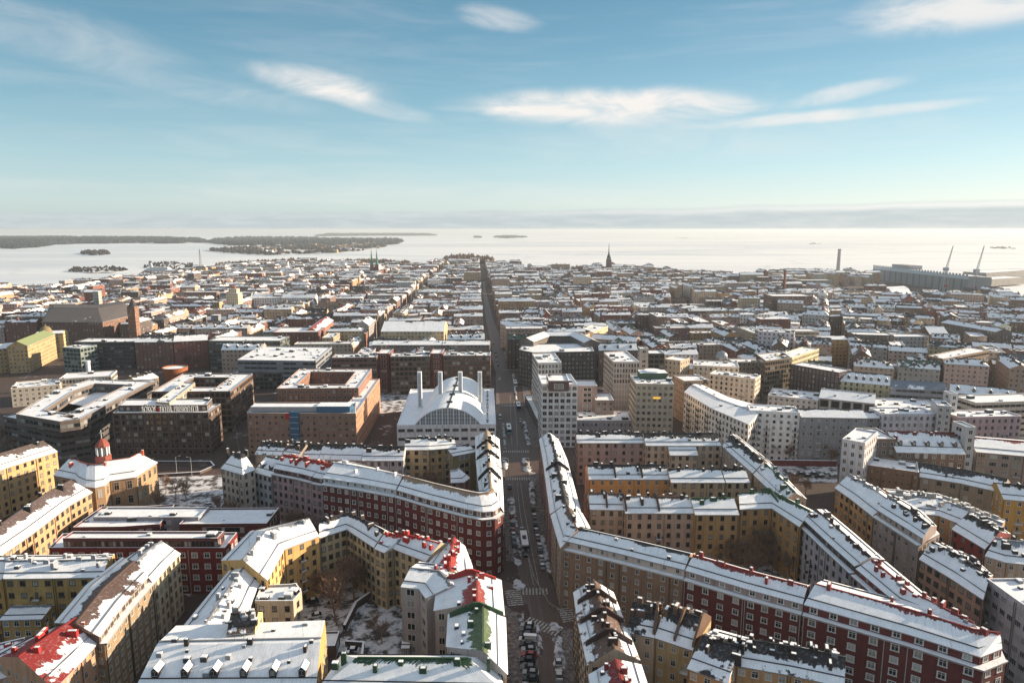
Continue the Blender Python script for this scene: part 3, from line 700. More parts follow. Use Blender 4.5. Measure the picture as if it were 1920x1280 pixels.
# --- triangular block on the right of the street, from the corner outwards
K('brown_apartment_building', 'long brown building with gabled attic on the corner where the streets meet', (.27, .185, .13), [(1052, 1027), (1160, 1053), (1281, 1084)], 19, 13, attic=2.4, rise=2.0, ends='gg', snow=.86, win='bold', wc=(.5, .47, .43), bay=3.5, vent=4, chc=BRN, extra={'attic_color': (.5, .43, .38)})
K('red_apartment_building', 'dark red plaster building between the brown corner one and the hip-roofed red one', RED, [(1282, 1085), (1395, 1120), (1503, 1150)], 19, 13, attic=2.4, rise=2.0, ends='gg', snow=.9, roof=RR, win='bold', wc=WF, bay=3.9, ww=1.7, chim=5, chc=RR, extra={'attic_color': (.34, .27, .26)})
K('red_apartment_building', 'long dark red building whose snowy hip roof ends at the sharp street corner', RED, [(1505, 1151), (1700, 1208), (1842, 1254), (1886, 1236)], 19, inner=[(1545, 1098), (1700, 1140), (1812, 1176), (1872, 1205)], attic=2.4, rise=2.0, ends='gg', hip=.01, snow=.92, roof=RR, win='bold', wc=WF, bay=4.3, ww=1.9, chim=4, chc=RR, wh=1.8)
# wing along the street
K('pink_apartment_building', 'pink plaster building with seamed snowy roof facing the street beside the tan one', (.36, .20, .18), [(1033, 962), (1019, 860), (1012, 822)], 20, inner=[(1088, 958), (1062, 860), (1046, 822)], rise=3.2, snow=.82, roof=BK, win='bold', wc=(.4, .32, .3), bay=3.4, fire=(.52,), vent=8, chim=7, chc=BK)
K('tan_apartment_building', 'tan building with folded snowy roof lining the street up to the brown corner', (.33, .235, .17), [(1052, 1026), (1044, 1000), (1034, 964)], 20, inner=[(1110, 1002), (1104, 985), (1090, 960)], rise=3.6, snow=.92, roof=BRN, win='bold', wc=(.4, .34, .3), bay=3.4, vent=2, chim=2, ends='nn')
K('long_wing_roof', 'low dark firewalled wing stepping behind the pink street building', (.30, .24, .21), [(1064, 960), (1090, 962), (1092, 900), (1066, 880)][:2], 17, inner=[(1058, 905), (1078, 905)], rise=1.6, snow=.7, roof=BRN, chim=3, chc=BRN, ends='nn', noreg=True, cat='wing') if False else None
# back row of the triangular block
K('pink_gabled_building', 'pinkish courtyard building with plain blind gable in the back row', (.42, .31, .28), [(1124, 838), (1176, 838)], 17, 20, ends='gg', rise=3, snow=.92, roof=BRN, bay=6, chim=2, ww=1.3)
K('dusky_pink_building', 'narrow pink building between blind gable and cream gable in the back row', (.40, .29, .26), [(1082, 829), (1210, 829)], 20, 11, rise=2.6, snow=.72, chim=8, roof=BK, vent=4, bay=3.8, win='plain', wc=DF)
K('cream_courtyard_building', 'cream building with centre gable and black-crusted roof in the back row', CREAM, [(1211, 834), (1352, 834)], 20, 13, rise=3.4, snow=.70, roof=BK, chim=6, vent=3, bay=3.1, wc=DF)
K('cream_gable_wing', 'cream cross wing showing a broad pointed gable in the back row', CREAM, [(1256, 852), (1309, 852)], 17, 18, rise=5, snow=.72, roof=BK, bay=3.0, ends='gg', wc=DF)
# middle row
K('orange_apartment_building', 'bright orange building with bay balconies in the middle courtyard row', (.60, .30, .10), [(1104, 897), (1257, 897)], 20, 13, rise=3.2, snow=.84, roof=BK, chim=7, vent=4, bay=3.6, balc=(2, (2, 3), 4), wc=(.5, .45, .38), fire=(.33, .66))
K('sand_apartment_building', 'sand coloured building with a dark stair slot in the middle courtyard row', (.50, .38, .24), [(1258, 903), (1359, 903)], 20, 12, rise=3.0, snow=.88, roof=BK, chim=4, bay=3.3, wc=DF)
K('sand_apartment_building', 'small sand coloured building ending the middle courtyard row by the diagonal wing', (.52, .40, .26), [(1361, 903), (1406, 903)], 20, 12, rise=3.0, snow=.86, roof=BK, chim=3, bay=3.3, wc=DF)
# third row
K('pinkish_apartment_building', 'pinkish beige building with firewalls across its roof behind the bare trees', (.44, .33, .25), [(1106, 953), (1171, 954)], 20, 12, rise=3.2, snow=.86, roof=BRN, chim=4, chc=(.06, .04, .035), bay=3.3, fire=(.5,), wc=DF)
K('pinkish_apartment_building', 'broad pinkish beige building with rows of small balconies behind the bare trees', (.46, .34, .26), [(1172, 960), (1301, 960)], 20, 12, rise=3.2, snow=.84, roof=BRN, chim=6, chc=(.06, .04, .035), bay=3.4, fire=(.5, .02), balc=(3, (1, 3), 5), vent=4, wc=DF)
K('ochre_apartment_building', 'ochre building with round topped gable behind the bare trees', (.47, .29, .13), [(1303, 963), (1386, 963)], 20, 12, rise=3.2, snow=.9, roof=GR, chim=3, chc=GR, bay=3.6, wc=DF)
K('golden_apartment_building', 'golden yellow building with green firewalls at the inner corner of the triangular block', (.47, .28, .115), [(1387, 953), (1447, 951), (1500, 986)], 21, inner=[(1382, 927), (1447, 920), (1535, 960)], rise=2.8, snow=.92, roof=GR, chim=3, chc=GR, bay=3.8, fire=(.4,), balc=(4, (1, 2, 3, 4), 8), wc=DF)
# diagonal wing on the far side of the triangle
K('diagonal_apartment_building', 'building with black skylit roof at the far corner of the triangular block', (.42, .32, .24), [(1355, 836), (1412, 886)], 20, inner=[(1380, 814), (1450, 870)], rise=3, snow=.66, roof=BK, chim=5, vent=4)
K('diagonal_apartment_building', 'building with tangled chimneys on the diagonal wing next to the black skylit roof', (.44, .34, .26), [(1413, 888), (1468, 940)], 20, inner=[(1451, 872), (1512, 935)], rise=3, snow=.88, roof=GR, chim=6, chc=(.05, .08, .06), vent=4)
K('white_apartment_building', 'whitish building with dark dormer bands on the far diagonal wing', (.47, .45, .47), [(1501, 985), (1548, 1030), (1596, 1074)], 20, inner=[(1553, 966), (1605, 1010), (1664, 1062)], attic=2.2, rise=1.8, snow=.93, roof=BK, chim=7, chc=(.06, .035, .035), bay=3.3, balc=(2, (2, 3), 6), wc=DF, extra={'attic_color': (.06, .05, .05)}, vent=4)
K('red_roofed_wing', 'wing with red chimneys on snow tapering into the sharp street corner', (.40, .38, .40), [(1598, 1077), (1672, 1141), (1815, 1196)], 20, inner=[(1666, 1064), (1742, 1128), (1838, 1194)], attic=2.0, rise=1.6, snow=.95, roof=RR, chim=11, chc=RR, bay=3.6, vent=6, wc=DF, extra={'attic_color': (.20, .04, .04)}, ends='gg')
# --- front right, below the brown corner building
K('corner_apartment_building', 'cream building with tall black firewalls on the street edge below the crossing', CREAM, [(1104, 1246), (1086, 1168), (1077, 1108)], 19, inner=[(1198, 1236), (1170, 1165), (1148, 1108)], rise=3.4, snow=.50, roof=BRN, chim=14, chc=(.07, .04, .035), fire=(.22, .5, .8), bay=3.2, win='plain', wc=DF, vent=4)
K('black_roofed_building', 'low winged cream building with snow streaked black roof behind the red firewall', CREAM, [(1176, 1182), (1227, 1192)], 18, 13, rise=4, snow=.52, roof=BK, chim=6, bay=3.4, fire=(.96,), chc=BRN)
K('black_roofed_building', 'cream building with brick firewalls on a streaked roof in front of the dark red walls', (.46, .36, .2), [(1228, 1192), (1300, 1216)], 18, 14, rise=4.2, snow=.58, roof=BK, chim=8, bay=3.4, fire=(.5, .98), chc=(.15, .09, .06), balc=(2, (1, 2, 3), 4))
K('yellow_corner_building', 'golden building with rooftop cabins at the bottom edge in front of the long red one', OCH, [(1289, 1250), (1366, 1279), (1379, 1244), (1480, 1262), (1583, 1284)], 18, inner=[(1340, 1178), (1395, 1193), (1428, 1200), (1510, 1212), (1585, 1228)], rise=3, snow=.56, roof=BK, chim=20, vent=16, bay=3.2, ww=1.5)
K('red_metal_roofed_building', 'red metal roofed building with a tall red firewall at the bottom by the street', (.38, .25, .15), [(1128, 1420), (1106, 1262)], 20, inner=[(1250, 1400), (1200, 1244)], rise=2.4, snow=.66, roof=RR, chim=7, chc=RR, vent=6, fire=(.94,), bay=3.2)
K('balcony_apartment_building', 'dark ochre courtyard building with tall shaded windows beside the red metal roof', (.30, .21, .10), [(1256, 1392), (1300, 1420)], 17, 12, rise=2, snow=.8, roof=BK, noreg=True)
# --- strip across the far street, right edge
K('ochre_jugend_building', 'ochre building with three round gables along the curving far street', (.42, .26, .12), [(1566, 913), (1594, 932), (1637, 966)], 20, inner=[(1614, 896), (1650, 916), (1700, 950)], rise=3.4, snow=.90, roof=GM, chim=4, vent=6, bay=3.0, ww=1.6, side=-1, wc=DF, chc=GM)
K('beige_apartment_building', 'beige five-storey building lining the far street between two ochre round-gabled ones', (.33, .27, .25), [(1638, 967), (1680, 994), (1723, 1022)], 20.5, inner=[(1690, 945), (1735, 972), (1762, 1000)], attic=2.4, rise=2, snow=.85, roof=BK, chim=6, vent=6, bay=3.0, wc=(.4, .36, .33))
K('brown_jugend_building', 'brownish building with two round gables and skylights along the far street', (.30, .20, .15), [(1724, 1046), (1780, 1080), (1844, 1122)], 19, inner=[(1765, 1018), (1822, 1042), (1862, 1078)], rise=2.8, snow=.86, roof=BK, chim=7, vent=14, bay=3.1, ww=1.7, wc=DF)
K('grey_office_building', 'pale grey ribbon windowed office at the right edge of the far street', (.42, .42, .46), [(1850, 1088), (1905, 1128), (1990, 1185)], 21, 22, flat=True, snow=.93, wallm=None, win='wide', ww=2.2, wh=1.5, bay=2.9, vent=4, wc=(.35, .35, .38))
K('white_roofed_courtyard_building', 'jumbled white roofed building with sunlit snow behind the ochre round gables', OCH, [(1690, 958), (1760, 965), (1873, 1010)], 19, inner=[(1655, 915), (1760, 925), (1885, 975)], rise=2, snow=.90, roof=GM, chim=22, chc=(.3, .28, .26), vent=26, bay=3.4)
K('red_courtyard_building', 'deep red walled building with snowy turret roof behind the far street row', (.23, .035, .035), [(1785, 990), (1848, 1028)], 19, inner=[(1840, 965), (1895, 1000)], rise=3, snow=.8, roof=BK, chim=5, vent=4, wc=DF)
K('beige_turreted_building', 'beige building with a snowy rounded turret beside the deep red wall', (.46, .38, .30), [(1847, 1040), (1885, 1052), (1960, 1060)], 19, 17, rise=3, snow=.9, roof=GM, chim=4, vent=5)
# row behind
K('brown_brick_building', 'brown brick building with flat step roof and small square windows on the right', (.20, .13, .09), [(1596, 870), (1723, 888)], 20, 14, flat=True, snow=.95, bay=2.2, ww=.8, wh=1.0, vent=3, wc=(.3, .22, .16))
K('taupe_long_building', 'long taupe building with badly patched snow on its black roof at the right', (.31, .255, .19), [(1724, 892), (1800, 904), (1880, 922)], 19, 14, rise=3.2, snow=.62, roof=BK, bay=4.4, ww=1.9, wh=1.9, st=4, vent=2, wc=(.28, .23, .18))
K('mustard_building', 'mustard yellow building cut by the right edge beside the patchy black roof', (.48, .29, .08), [(1881, 934), (1990, 944)], 19, 14, rise=3.2, snow=.9, roof=BK, chim=4, bay=3.4, balc=(1, (1, 2, 3), 3))
K('grey_slab_block', 'narrow pale grey slab with blank end wall and lit left face at the junction', (.55, .53, .56), [(1579, 825), (1622, 833)], 31, 20, flat=True, snow=.8, real=False, vent=2)
K('dark_brick_block', 'small dark brick block with flat snowy top behind the pale grey slab', (.17, .12, .10), [(1638, 825), (1680, 825)], 28, 16, flat=True, snow=.95, real=False, vent=1)
K('mansard_brick_building', 'brown brick building with five sloping roof shafts and dormer slots on the right', (.19, .12, .09), [(1680, 846), (1810, 850)], 24, 19, rise=6, snow=.93, roof=(.12, .03, .03), chim=6, chc=(.13, .035, .03), dorm=5, bay=3.4, real=False, ends='gg')
K('grey_slab_tower', 'thin windowless grey slab standing right of the sloping-shaft roof', (.42, .42, .43), [(1812, 803), (1830, 803)], 34, 9, flat=True, snow=.9, real=False, bay=90)
K('balcony_slab_building', 'brick building with glazed balconies under sunlit flat roofs at the right edge', (.30, .24, .21), [(1830, 846), (1990, 860)], 23, 26, rise=2.5, snow=.93, roof=RR, bay=4, ww=2.6, win='wide', balc=(1, (1, 2, 3, 4), 2), wc=(.4, .38, .36))
# white and grey apartment rows beyond the car park
K('white_apartment_block', 'brilliant white apartment block with balcony stacks above the car park', (.86, .86, .86), [(1406, 771), (1500, 776)], 25, 13, flat=True, snow=.95, bay=3.2, win='wide', wc=DF, balc=(2, (1, 2, 3, 4, 5), 4), vent=3, wh=1.3)
K('grey_apartment_block', 'slate grey apartment block with white balconies left of the slim lift tower', (.32, .33, .35), [(1502, 781), (1627, 783)], 24, 13, flat=False, rise=2.4, snow=.96, bay=3.6, win='bold', wc=(.45, .45, .47), balc=(2, (1, 2, 3, 4, 5), 4))
K('lilac_apartment_block', 'pale lilac apartment block with paired windows left of the slim lift tower', (.58, .58, .64), [(1655, 778), (1757, 778)], 24, 13, flat=True, snow=.96, bay=3.0, win='plain', wc=(.2, .2, .22), vent=3)
K('grey_link_building', 'low grey link with small windows between the slate and the lilac blocks', (.28, .29, .31), [(1627, 783), (1656, 783)], 22, 12, rise=1.5, snow=.95, real=False)
K('lift_tower', 'slim tall white lift tower rising behind the lilac block', (.55, .55, .56), [(1783, 740), (1797, 740)], 33, 6, flat=True, snow=.9, real=False, bay=90, cat='tower')
K('stepped_grey_block', 'stepped light grey block with a box attic next to the slim white lift tower', (.45, .46, .48), [(1758, 762), (1784, 764)], 29, 14, flat=True, snow=.95, real=False, vent=2)
K('pink_apartment_block', 'pink and white apartment block with balconies near the right edge', (.50, .36, .38), [(1797, 784), (1916, 782)], 24, 13, flat=True, snow=.96, bay=3.3, wc=(.2, .17, .17), balc=(3, (1, 2, 3, 4), 4), vent=3)
K('pale_rotunda_building', 'long low pale building with curved white top behind the pink block', PALE, [(1830, 757), (1990, 752)], 26, 16, flat=True, snow=.96, real=False, wallm=M_RIB)
# hall roofs and the next street
K('shed_roofed_hall', 'white hall with ribbed shed roof and tall glazing on the right', (.58, .55, .53), [(1536, 745), (1641, 756)], 14, 26, rise=3, snow=.97, roof=LGR, real=False, wallm=M_GRID, bay=6, st=9, vent=4)
K('low_white_hall', 'low white roofed hall left of the ribbed shed roof', (.55, .53, .52), [(1440, 742), (1534, 752)], 12, 22, flat=True, snow=.97, real=False, vent=6)
K('low_white_hall', 'low white roofed annexe right of the ribbed shed roof', (.60, .56, .52), [(1645, 765), (1770, 772)], 12, 26, flat=True, snow=.97, real=False, vent=5)
K('dark_brick_office', 'near-black brick office with white square windows behind the low halls', (.075, .045, .045), [(1483, 684), (1573, 700)], 24, 15, flat=True, snow=.85, bay=2.6, real=False)
K('cream_dormered_building', 'cream building with seven skylights in its black edged snowy roof', (.56, .49, .30), [(1570, 713), (1669, 722)], 19, 15, rise=5, snow=.90, roof=BK, dorm=7, bay=3.3, real=True, win='plain', wc=DF)
K('blue_grey_building', 'blue-grey ribbon windowed building right of the cream dormered one', (.42, .42, .45), [(1670, 726), (1779, 732)], 18, 14, rise=3.4, snow=.35, roof=(.16, .19, .23), real=False, wallm=M_RIB)
K('mauve_building', 'mauve grey building with four black skylights right of the blue-grey one', (.36, .31, .30), [(1780, 734), (1905, 748)], 18, 14, rise=4, snow=.95, roof=BK, bay=3.4, dorm=4, wc=DF)
# L-shaped white housing in the middle right
K('stepped_white_housing', 'white housing wing with lit balconies running diagonally beside the tower street', (.80, .76, .72), [(1283, 734), (1335, 765), (1404, 795)], 23, inner=[(1310, 718), (1365, 744), (1440, 765)], rise=1.6, snow=.97, roof=LGR, bay=3.2, win='wide', wc=DF, balc=(2, (1, 2, 3, 4, 5), 4), vent=6)
K('white_housing_block', 'boxy white housing block with a projecting lift shaft on the corner by the car park', (.62, .60, .60), [(1372, 765), (1404, 790)], 25, 14, flat=True, snow=.95, real=False, noreg=True) if False else None
K('cream_housing_block', 'cream flat block with shallow balconies between the domed one and the white housing', (.72, .62, .50), [(1330, 702), (1416, 712)], 22, 14, flat=True, snow=.97, real=True, win='wide', wc=DF, bay=3.2, balc=(2, (1, 2, 3), 4), vent=3)
dome_root = K('domed_house', 'cream house carrying a small glass dome on its flat roof', (.70, .63, .53), [(1300, 686), (1386, 690)], 23, 20, flat=True, snow=.97, real=True, win='wide', bay=3.4, vent=4, wc=DF)
b = MB(); b.lathe([(4.2, 0), (4.2, 1.5), (3.9, 3), (3.0, 4.6), (1.6, 5.7), (0, 6.1)], 14); q = W2(1353, 671, 24)
ob('dome', b.mesh('dome', [mat('dome_metal', lambda t, bs: (setc(t, bs, (.30, .31, .33), .3), bs.inputs['Metallic'].__setattr__('default_value', .6)))], (0, 0, 0), smooth=True), dome_root[0], (q.x - dome_root[1].x, q.y - dome_root[1].y, 23.2))
K('brown_grid_office', 'office with brown grid front left of the lit cream one', (.22, .16, .11), [(1436, 678), (1484, 672)], 27, 16, flat=True, snow=.9, real=False, wallm=M_GRID, bay=2.2, vent=3, inner=[(1418, 665), (1466, 660)])
K('lit_cream_office', 'cream office with small dark windows glowing beside the brown grid front', (.66, .57, .36), [(1485, 672), (1536, 655)], 27, 12, flat=True, snow=.95, bay=2.4, real=True, ww=1.0, wc=DF)
# --- towers right of the street
K('white_office_tower', 'white ten-storey tower nearest the long street with square windows', (.86, .83, .83), [(1016, 722), (1083, 722)], 34, inner=[(1009, 704), (1070, 703)], flat=True, snow=.9, bay=3.2, st=3.4, win='plain', ww=2.5, wh=2.0, wc=(.42, .39, .38), vent=0)
K('tower_top_house', 'plant house with snow heaped on it on the white ten-storey tower', (.14, .09, .085), [(1029, 716), (1067, 716)], 39, inner=[(1025, 703), (1062, 703)], zb=34.2, flat=True, snow=.55, roof=(.2, .1, .08), real=False, noreg=True, cat='plant house', bay=50)
K('slim_office_tower', 'slim pale tower with ribbed windows behind the white ten-storey one', (.72, .66, .60), [(1009, 682), (1053, 681)], 36, inner=[(998, 664), (1040, 663)], flat=True, snow=.93, bay=1.9, st=3.2, win='thin', ww=1.1, wh=1.9, wc=(.35, .30, .27), vent=3)
K('ribbed_office_tower', 'tall tower of narrow vertical window strips in the middle of the three', (.58, .50, .45), [(1151, 680), (1199, 680)], 38, inner=[(1132, 662), (1174, 659)], flat=True, snow=.93, bay=1.6, st=3.1, win='thin', ww=1.0, wh=2.1, wc=(.40, .33, .28), vent=3)
tow = K('ochre_office_tower', 'dull ochre tower with a green-clad rooftop drum and small square windows', (.52, .44, .34), [(1193, 721), (1264, 722)], 34, inner=[(1181, 704), (1249, 702)], flat=True, snow=.95, bay=3.0, st=3.4, win='plain', ww=1.6, wh=1.5, wc=(.25, .2, .15), vent=1)
K('low_office_link', 'low lilac office with a green fascia between the white and ochre towers', (.42, .38, .40), [(1082, 790), (1193, 790)], 11, 20, flat=True, snow=.95, bay=2.4, ww=1.2, vent=7, win='plain', wc=(.3, .27, .28))
K('blank_brick_block', 'plain brownish block without windows between the white tower and the ribbed one', (.36, .28, .26), [(1083, 725), (1120, 725)], 26, 15, flat=True, snow=.9, real=False, bay=90)
K('low_brown_annexe', 'low brownish annexe with a snowy terrace in front of the ribbed tower', (.32, .24, .21), [(1117, 752), (1151, 752)], 19, 18, flat=True, snow=.93, real=False)
K('street_canopy', 'long low pavilion with a flat snowy roof along the street kerb by the towers', (.10, .08, .08), [(1016, 806), (995, 762), (984, 742)], 6, inner=[(1034, 806), (1012, 762), (1000, 742)], flat=True, snow=.95, real=False, cat='pavilion')
K('dark_ring_office', 'dark grey office with lit square windows wrapped round a snowy ring roof', (.085, .075, .072), [(973, 657), (1000, 662), (1114, 660)], 26, inner=[(988, 640), (1010, 646), (1106, 644)], flat=True, snow=.95, bay=2.9, st=3.4, win='plain', ww=1.4, wh=1.5, wc=(.38, .36, .34))
K('curved_ring_wing', 'curved upper wing with stepped snow terraces behind the dark grey office', (.16, .14, .13), [(1000, 640), (1030, 629), (1070, 629), (1096, 642)], 30, 12, rise=2.4, snow=.9, roof=LGR, real=False)
K('concrete_slab_tower', 'thin pale concrete shaft right of the tall ribbed tower', (.46, .42, .39), [(1200, 655), (1216, 655)], 38, 8, flat=True, snow=.9, real=False, bay=90, cat='tower')
K('olive_glass_block', 'olive glazed block wedged behind the thin concrete shaft', (.14, .13, .10), [(1217, 664), (1246, 664)], 31, 14, flat=True, snow=.9, real=False, wallm=M_GRID)
K('cream_block_behind', 'plain cream block just right of the ochre tower', (.55, .45, .33), [(1246, 674), (1276, 678)], 27, 14, flat=True, snow=.95, real=False)
K('tan_block', 'tan six-storey block peeping between the ochre tower and the white housing', (.36, .24, .16), [(1264, 706), (1283, 716)], 25, 16, flat=True, snow=.93, real=False, bay=2.6)
# --- left of the street: the red long building and its block
K('red_corner_building', 'dark red building curving round the street corner under a patchy snow roof', RED, [(741, 930), (800, 948), (872, 967), (905, 973), (928, 971), (943, 961)], 21, inner=[(775, 902), (822, 914), (870, 925), (893, 930), (903, 929), (908, 924)], attic=2.3, rise=2.6, ends='gg', snow=.86, roof=(.28, .19, .13), win='bold', wc=WF, bay=3.4, ww=1.5, extra={'attic_color': (.10, .06, .06)}, maxwin=100)
K('red_apartment_building', 'dark red building with pale blue-grey attic left of the curving corner one', RED, [(603, 907), (670, 917), (740, 930)], 21, inner=[(652, 872), (705, 884), (772, 901)], attic=2.3, rise=2.6, ends='gg', snow=.97, roof=LGR, win='bold', wc=WF, bay=3.4, ww=1.5, extra={'attic_color': (.42, .46, .52)}, chim=4, chc=(.6, .6, .62))
K('street_side_building', 'brown roofed building with sunlit snow on its street slope beside the long street', (.36, .25, .15), [(944, 958), (943, 930), (940, 880)], 21, inner=[(900, 926), (897, 906), (893, 862)], rise=4.2, snow=.80, roof=(.36, .27, .19), chim=8, chc=BK, fire=(.55,), vent=4)
K('street_side_building', 'building with a tan firewall in sunlit snow at the upper end of the street row', (.38, .28, .18), [(939, 876), (935, 822)], 21, inner=[(893, 860), (892, 818)], rise=3.6, snow=.74, roof=(.36, .27, .19), chim=5, chc=BK, fire=(.1, .5), vent=4)
K('cream_yard_building', 'cream building with a bay window and round snowy roof end facing the yard', (.56, .42, .24), [(757, 842), (804, 842)], 20, 14, rise=3, snow=.92, roof=BK, bay=3.2, ww=1.5, chim=3, wc=DF)
K('ochre_yard_building', 'ochre building with an outside stair facing the yard behind the red corner', (.46, .33, .17), [(805, 842), (856, 838)], 20, 15, rise=2.6, snow=.72, roof=BK, bay=3.4, chim=5, chc=BK, balc=(2, (0, 1, 2, 3), 4), wc=DF)
K('khaki_gable_building', 'low khaki building with a rounded blank gable beside the ochre yard one', (.34, .28, .17), [(849, 854), (892, 846)], 18, 13, rise=1.6, snow=.9, roof=BK, real=False, bay=90)
K('rose_tower_house', 'small rosy stair house with a snowy domed roof in the yard', (.38, .21, .18), [(845, 903), (870, 902), (880, 894)], 18, 9, rise=3, snow=.9, roof=LGR, bay=3.4, wc=DF)
K('whitish_yard_building', 'whitish building with streaked black roof facing the yard left of the cream bay one', (.56, .52, .52), [(678, 862), (756, 862)], 18, 12, rise=4, snow=.72, roof=BK, bay=3.2, chim=4, balc=(2, (1, 2), 5), wc=DF)
K('lilac_yard_building', 'pale lilac building with ribbed snow on its roof second from the cream bay one', (.50, .46, .48), [(598, 859), (677, 861)], 18, 12, rise=4.4, snow=.74, roof=BK, bay=3.2, chim=5, wc=DF)
K('ribbed_roof_building', 'beige building with black ribbed roof behind the red chimneys', (.42, .34, .27), [(560, 858), (597, 859)], 18, 12, rise=4, snow=.58, roof=BK, chim=4, wc=DF)
K('back_row_house', 'house with sooty black roof at the left end of the crossing street row', (.36, .30, .26), [(478, 850), (528, 852)], 19, 12, rise=3.2, snow=.62, roof=BK, chim=6, vent=3)
K('back_row_house', 'house with mottled black roof and gable second from the left in the crossing street row', (.34, .28, .22), [(529, 852), (559, 856)], 19, 12, rise=3.6, snow=.58, roof=(.09, .07, .05), chim=5)
K('pale_street_house', 'pale grey house with rounded dormers leftmost of the pink terrace', (.50, .49, .50), [(476, 883), (509, 892)], 18, 13, rise=4.6, snow=.93, roof=BK, bay=3.0, chim=2, wc=DF, dorm=2)
K('pink_terrace_house', 'pink building with arched attic windows and bright red roof chimneys', (.42, .29, .29), [(510, 888), (560, 898), (583, 904)], 19, 13, attic=2.4, rise=3.6, snow=.80, roof=(.32, .04, .03), bay=3.0, chim=8, chc=(.36, .045, .03), wc=DF, extra={'attic_color': (.13, .06, .06)})
K('pink_terrace_house', 'narrow pink building joining the bright red chimneys to the long red building', (.44, .31, .31), [(584, 905), (603, 909)], 19, 13, attic=2.4, rise=3.6, snow=.86, roof=(.32, .04, .03), bay=2.8, chim=3, chc=(.36, .045, .03), wc=DF, extra={'attic_color': (.13, .06, .06)})
K('corner_tower_house', 'cream corner house with a pyramid snow roof facing the plaza', (.50, .44, .38), [(415, 876), (455, 888), (478, 879)], 20, inner=[(432, 856), (450, 860), (462, 858)], rise=5, ends='hh', snow=.85, roof=BK, bay=3.0, chim=4, ww=1.1, wc=DF)
# --- left middle
K('brick_office_block', 'reddish brown brick office with a blue glass stair and grey top floor', (.30, .185, .14), [(463, 776), (667, 777)], 22, inner=[(478, 757), (668, 756)], flat=True, snow=.95, bay=3.3, win='plain', ww=1.5, wh=1.3, wc=(.26, .2, .18), vent=3, maxwin=100)
K('brick_courtyard_office', 'brick office ring round a dark yard with its sunlit street side striped', (.27, .13, .085), [(519, 730), (672, 729), (697, 693), (562, 693)], 26, closed=True, d=9, flat=True, snow=.93, roof=LGR, real=False, bay=3, vent=14, wallm=M_WIN)
K('brick_side_wing', 'brick wing with a sunlit buttressed side running back from the grey top floor', (.44, .22, .12), [(667, 778), (712, 712)], 21, d=8, flat=True, snow=.95, real=False, bay=3)
hot = K('dark_hotel', 'dark brown grid fronted hotel with rooftop letters', (.12, .08, .065), [(212, 776), (391, 775)], 22, inner=[(232, 760), (414, 759)], flat=True, snow=.95, bay=3.1, st=3.3, win='thin', ww=2.5, wh=1.9, wc=(.15, .10, .085), maxwin=100)
K('hotel_top_floor', 'set-back top floor behind the rooftop letters of the dark hotel', (.10, .07, .06), [(222, 762), (388, 761)], 24.8, inner=[(236, 750), (398, 749)], zb=22.3, flat=True, snow=.95, real=False, noreg=True, cat='top floor')
K('roof_corridor', 'long raised roof corridor running back from the dark hotel', (.36, .30, .22), [(318, 757), (366, 719)], 25.5, inner=[(292, 755), (345, 717)], zb=21, flat=True, snow=.93, real=False, noreg=True, bay=90, vent=7, cat='roof house')
K('courtyard_hotel_block', 'dark office ring round a court behind the hotel with a lit brown side', (.17, .105, .075), [(284, 736), (432, 735), (474, 702), (343, 702)], 24, closed=True, d=11, flat=True, snow=.95, real=False, bay=3.0, vent=9, wallm=M_GRID)
K('copper_terrace_office', 'dark office with three snowy terraces and chamfered corner left of the hotel', (.12, .10, .095), [(6, 782), (110, 803), (166, 795), (225, 757), (297, 712)], 17, 32, flat=True, snow=.95, real=False, wallm=M_RIB, bay=3)
K('terrace_office_storey', 'recessed upper storey ring around a dark well left of the hotel', (.15, .125, .115), [(30, 778), (112, 792), (150, 787), (286, 716), (170, 712), (100, 735)], 22, closed=True, d=11, zb=17.2, flat=True, snow=.96, real=False, noreg=True, wallm=M_RIB, cat='upper storey', vent=10)
K('white_shopping_hall', 'low white building with a slotted window row and slim white stack', (.62, .58, .52), [(110, 712), (208, 706)], 14, 20, flat=True, snow=.97, real=False, bay=2, wallm=M_GRID)
K('pale_market_hall', 'sprawling low pale roof beside the slim white stack', (.56, .50, .42), [(20, 730), (112, 722)], 12, 22, flat=True, snow=.97, real=False, vent=8)
K('ochre_bus_station', 'low ochre station house with clock gable beside the orange drum', (.50, .31, .10), [(258, 716), (297, 706)], 11, 12, rise=3, snow=.7, roof=BK, real=False, chim=5)
# --- the old museum with the cupola
mus = K('lantern_museum', 'tan museum with a bowed hall front beneath the snowy roof and red lantern', (.38, .25, .15), [(101, 889), (140, 897), (147, 905), (160, 911), (178, 913), (196, 909), (205, 900), (254, 893), (294, 866)], 18, inner=[(128, 862), (150, 866), (158, 868), (170, 869), (182, 870), (194, 869), (204, 867), (238, 862), (262, 850)], rise=4.4, ends='hh', snow=1.12, roof=(.26, .07, .05), bay=4.6, st=5.6, ww=1.9, wh=3.4, win='plain', wc=(.4, .32, .25), chim=3, chc=(.5, .1, .06))
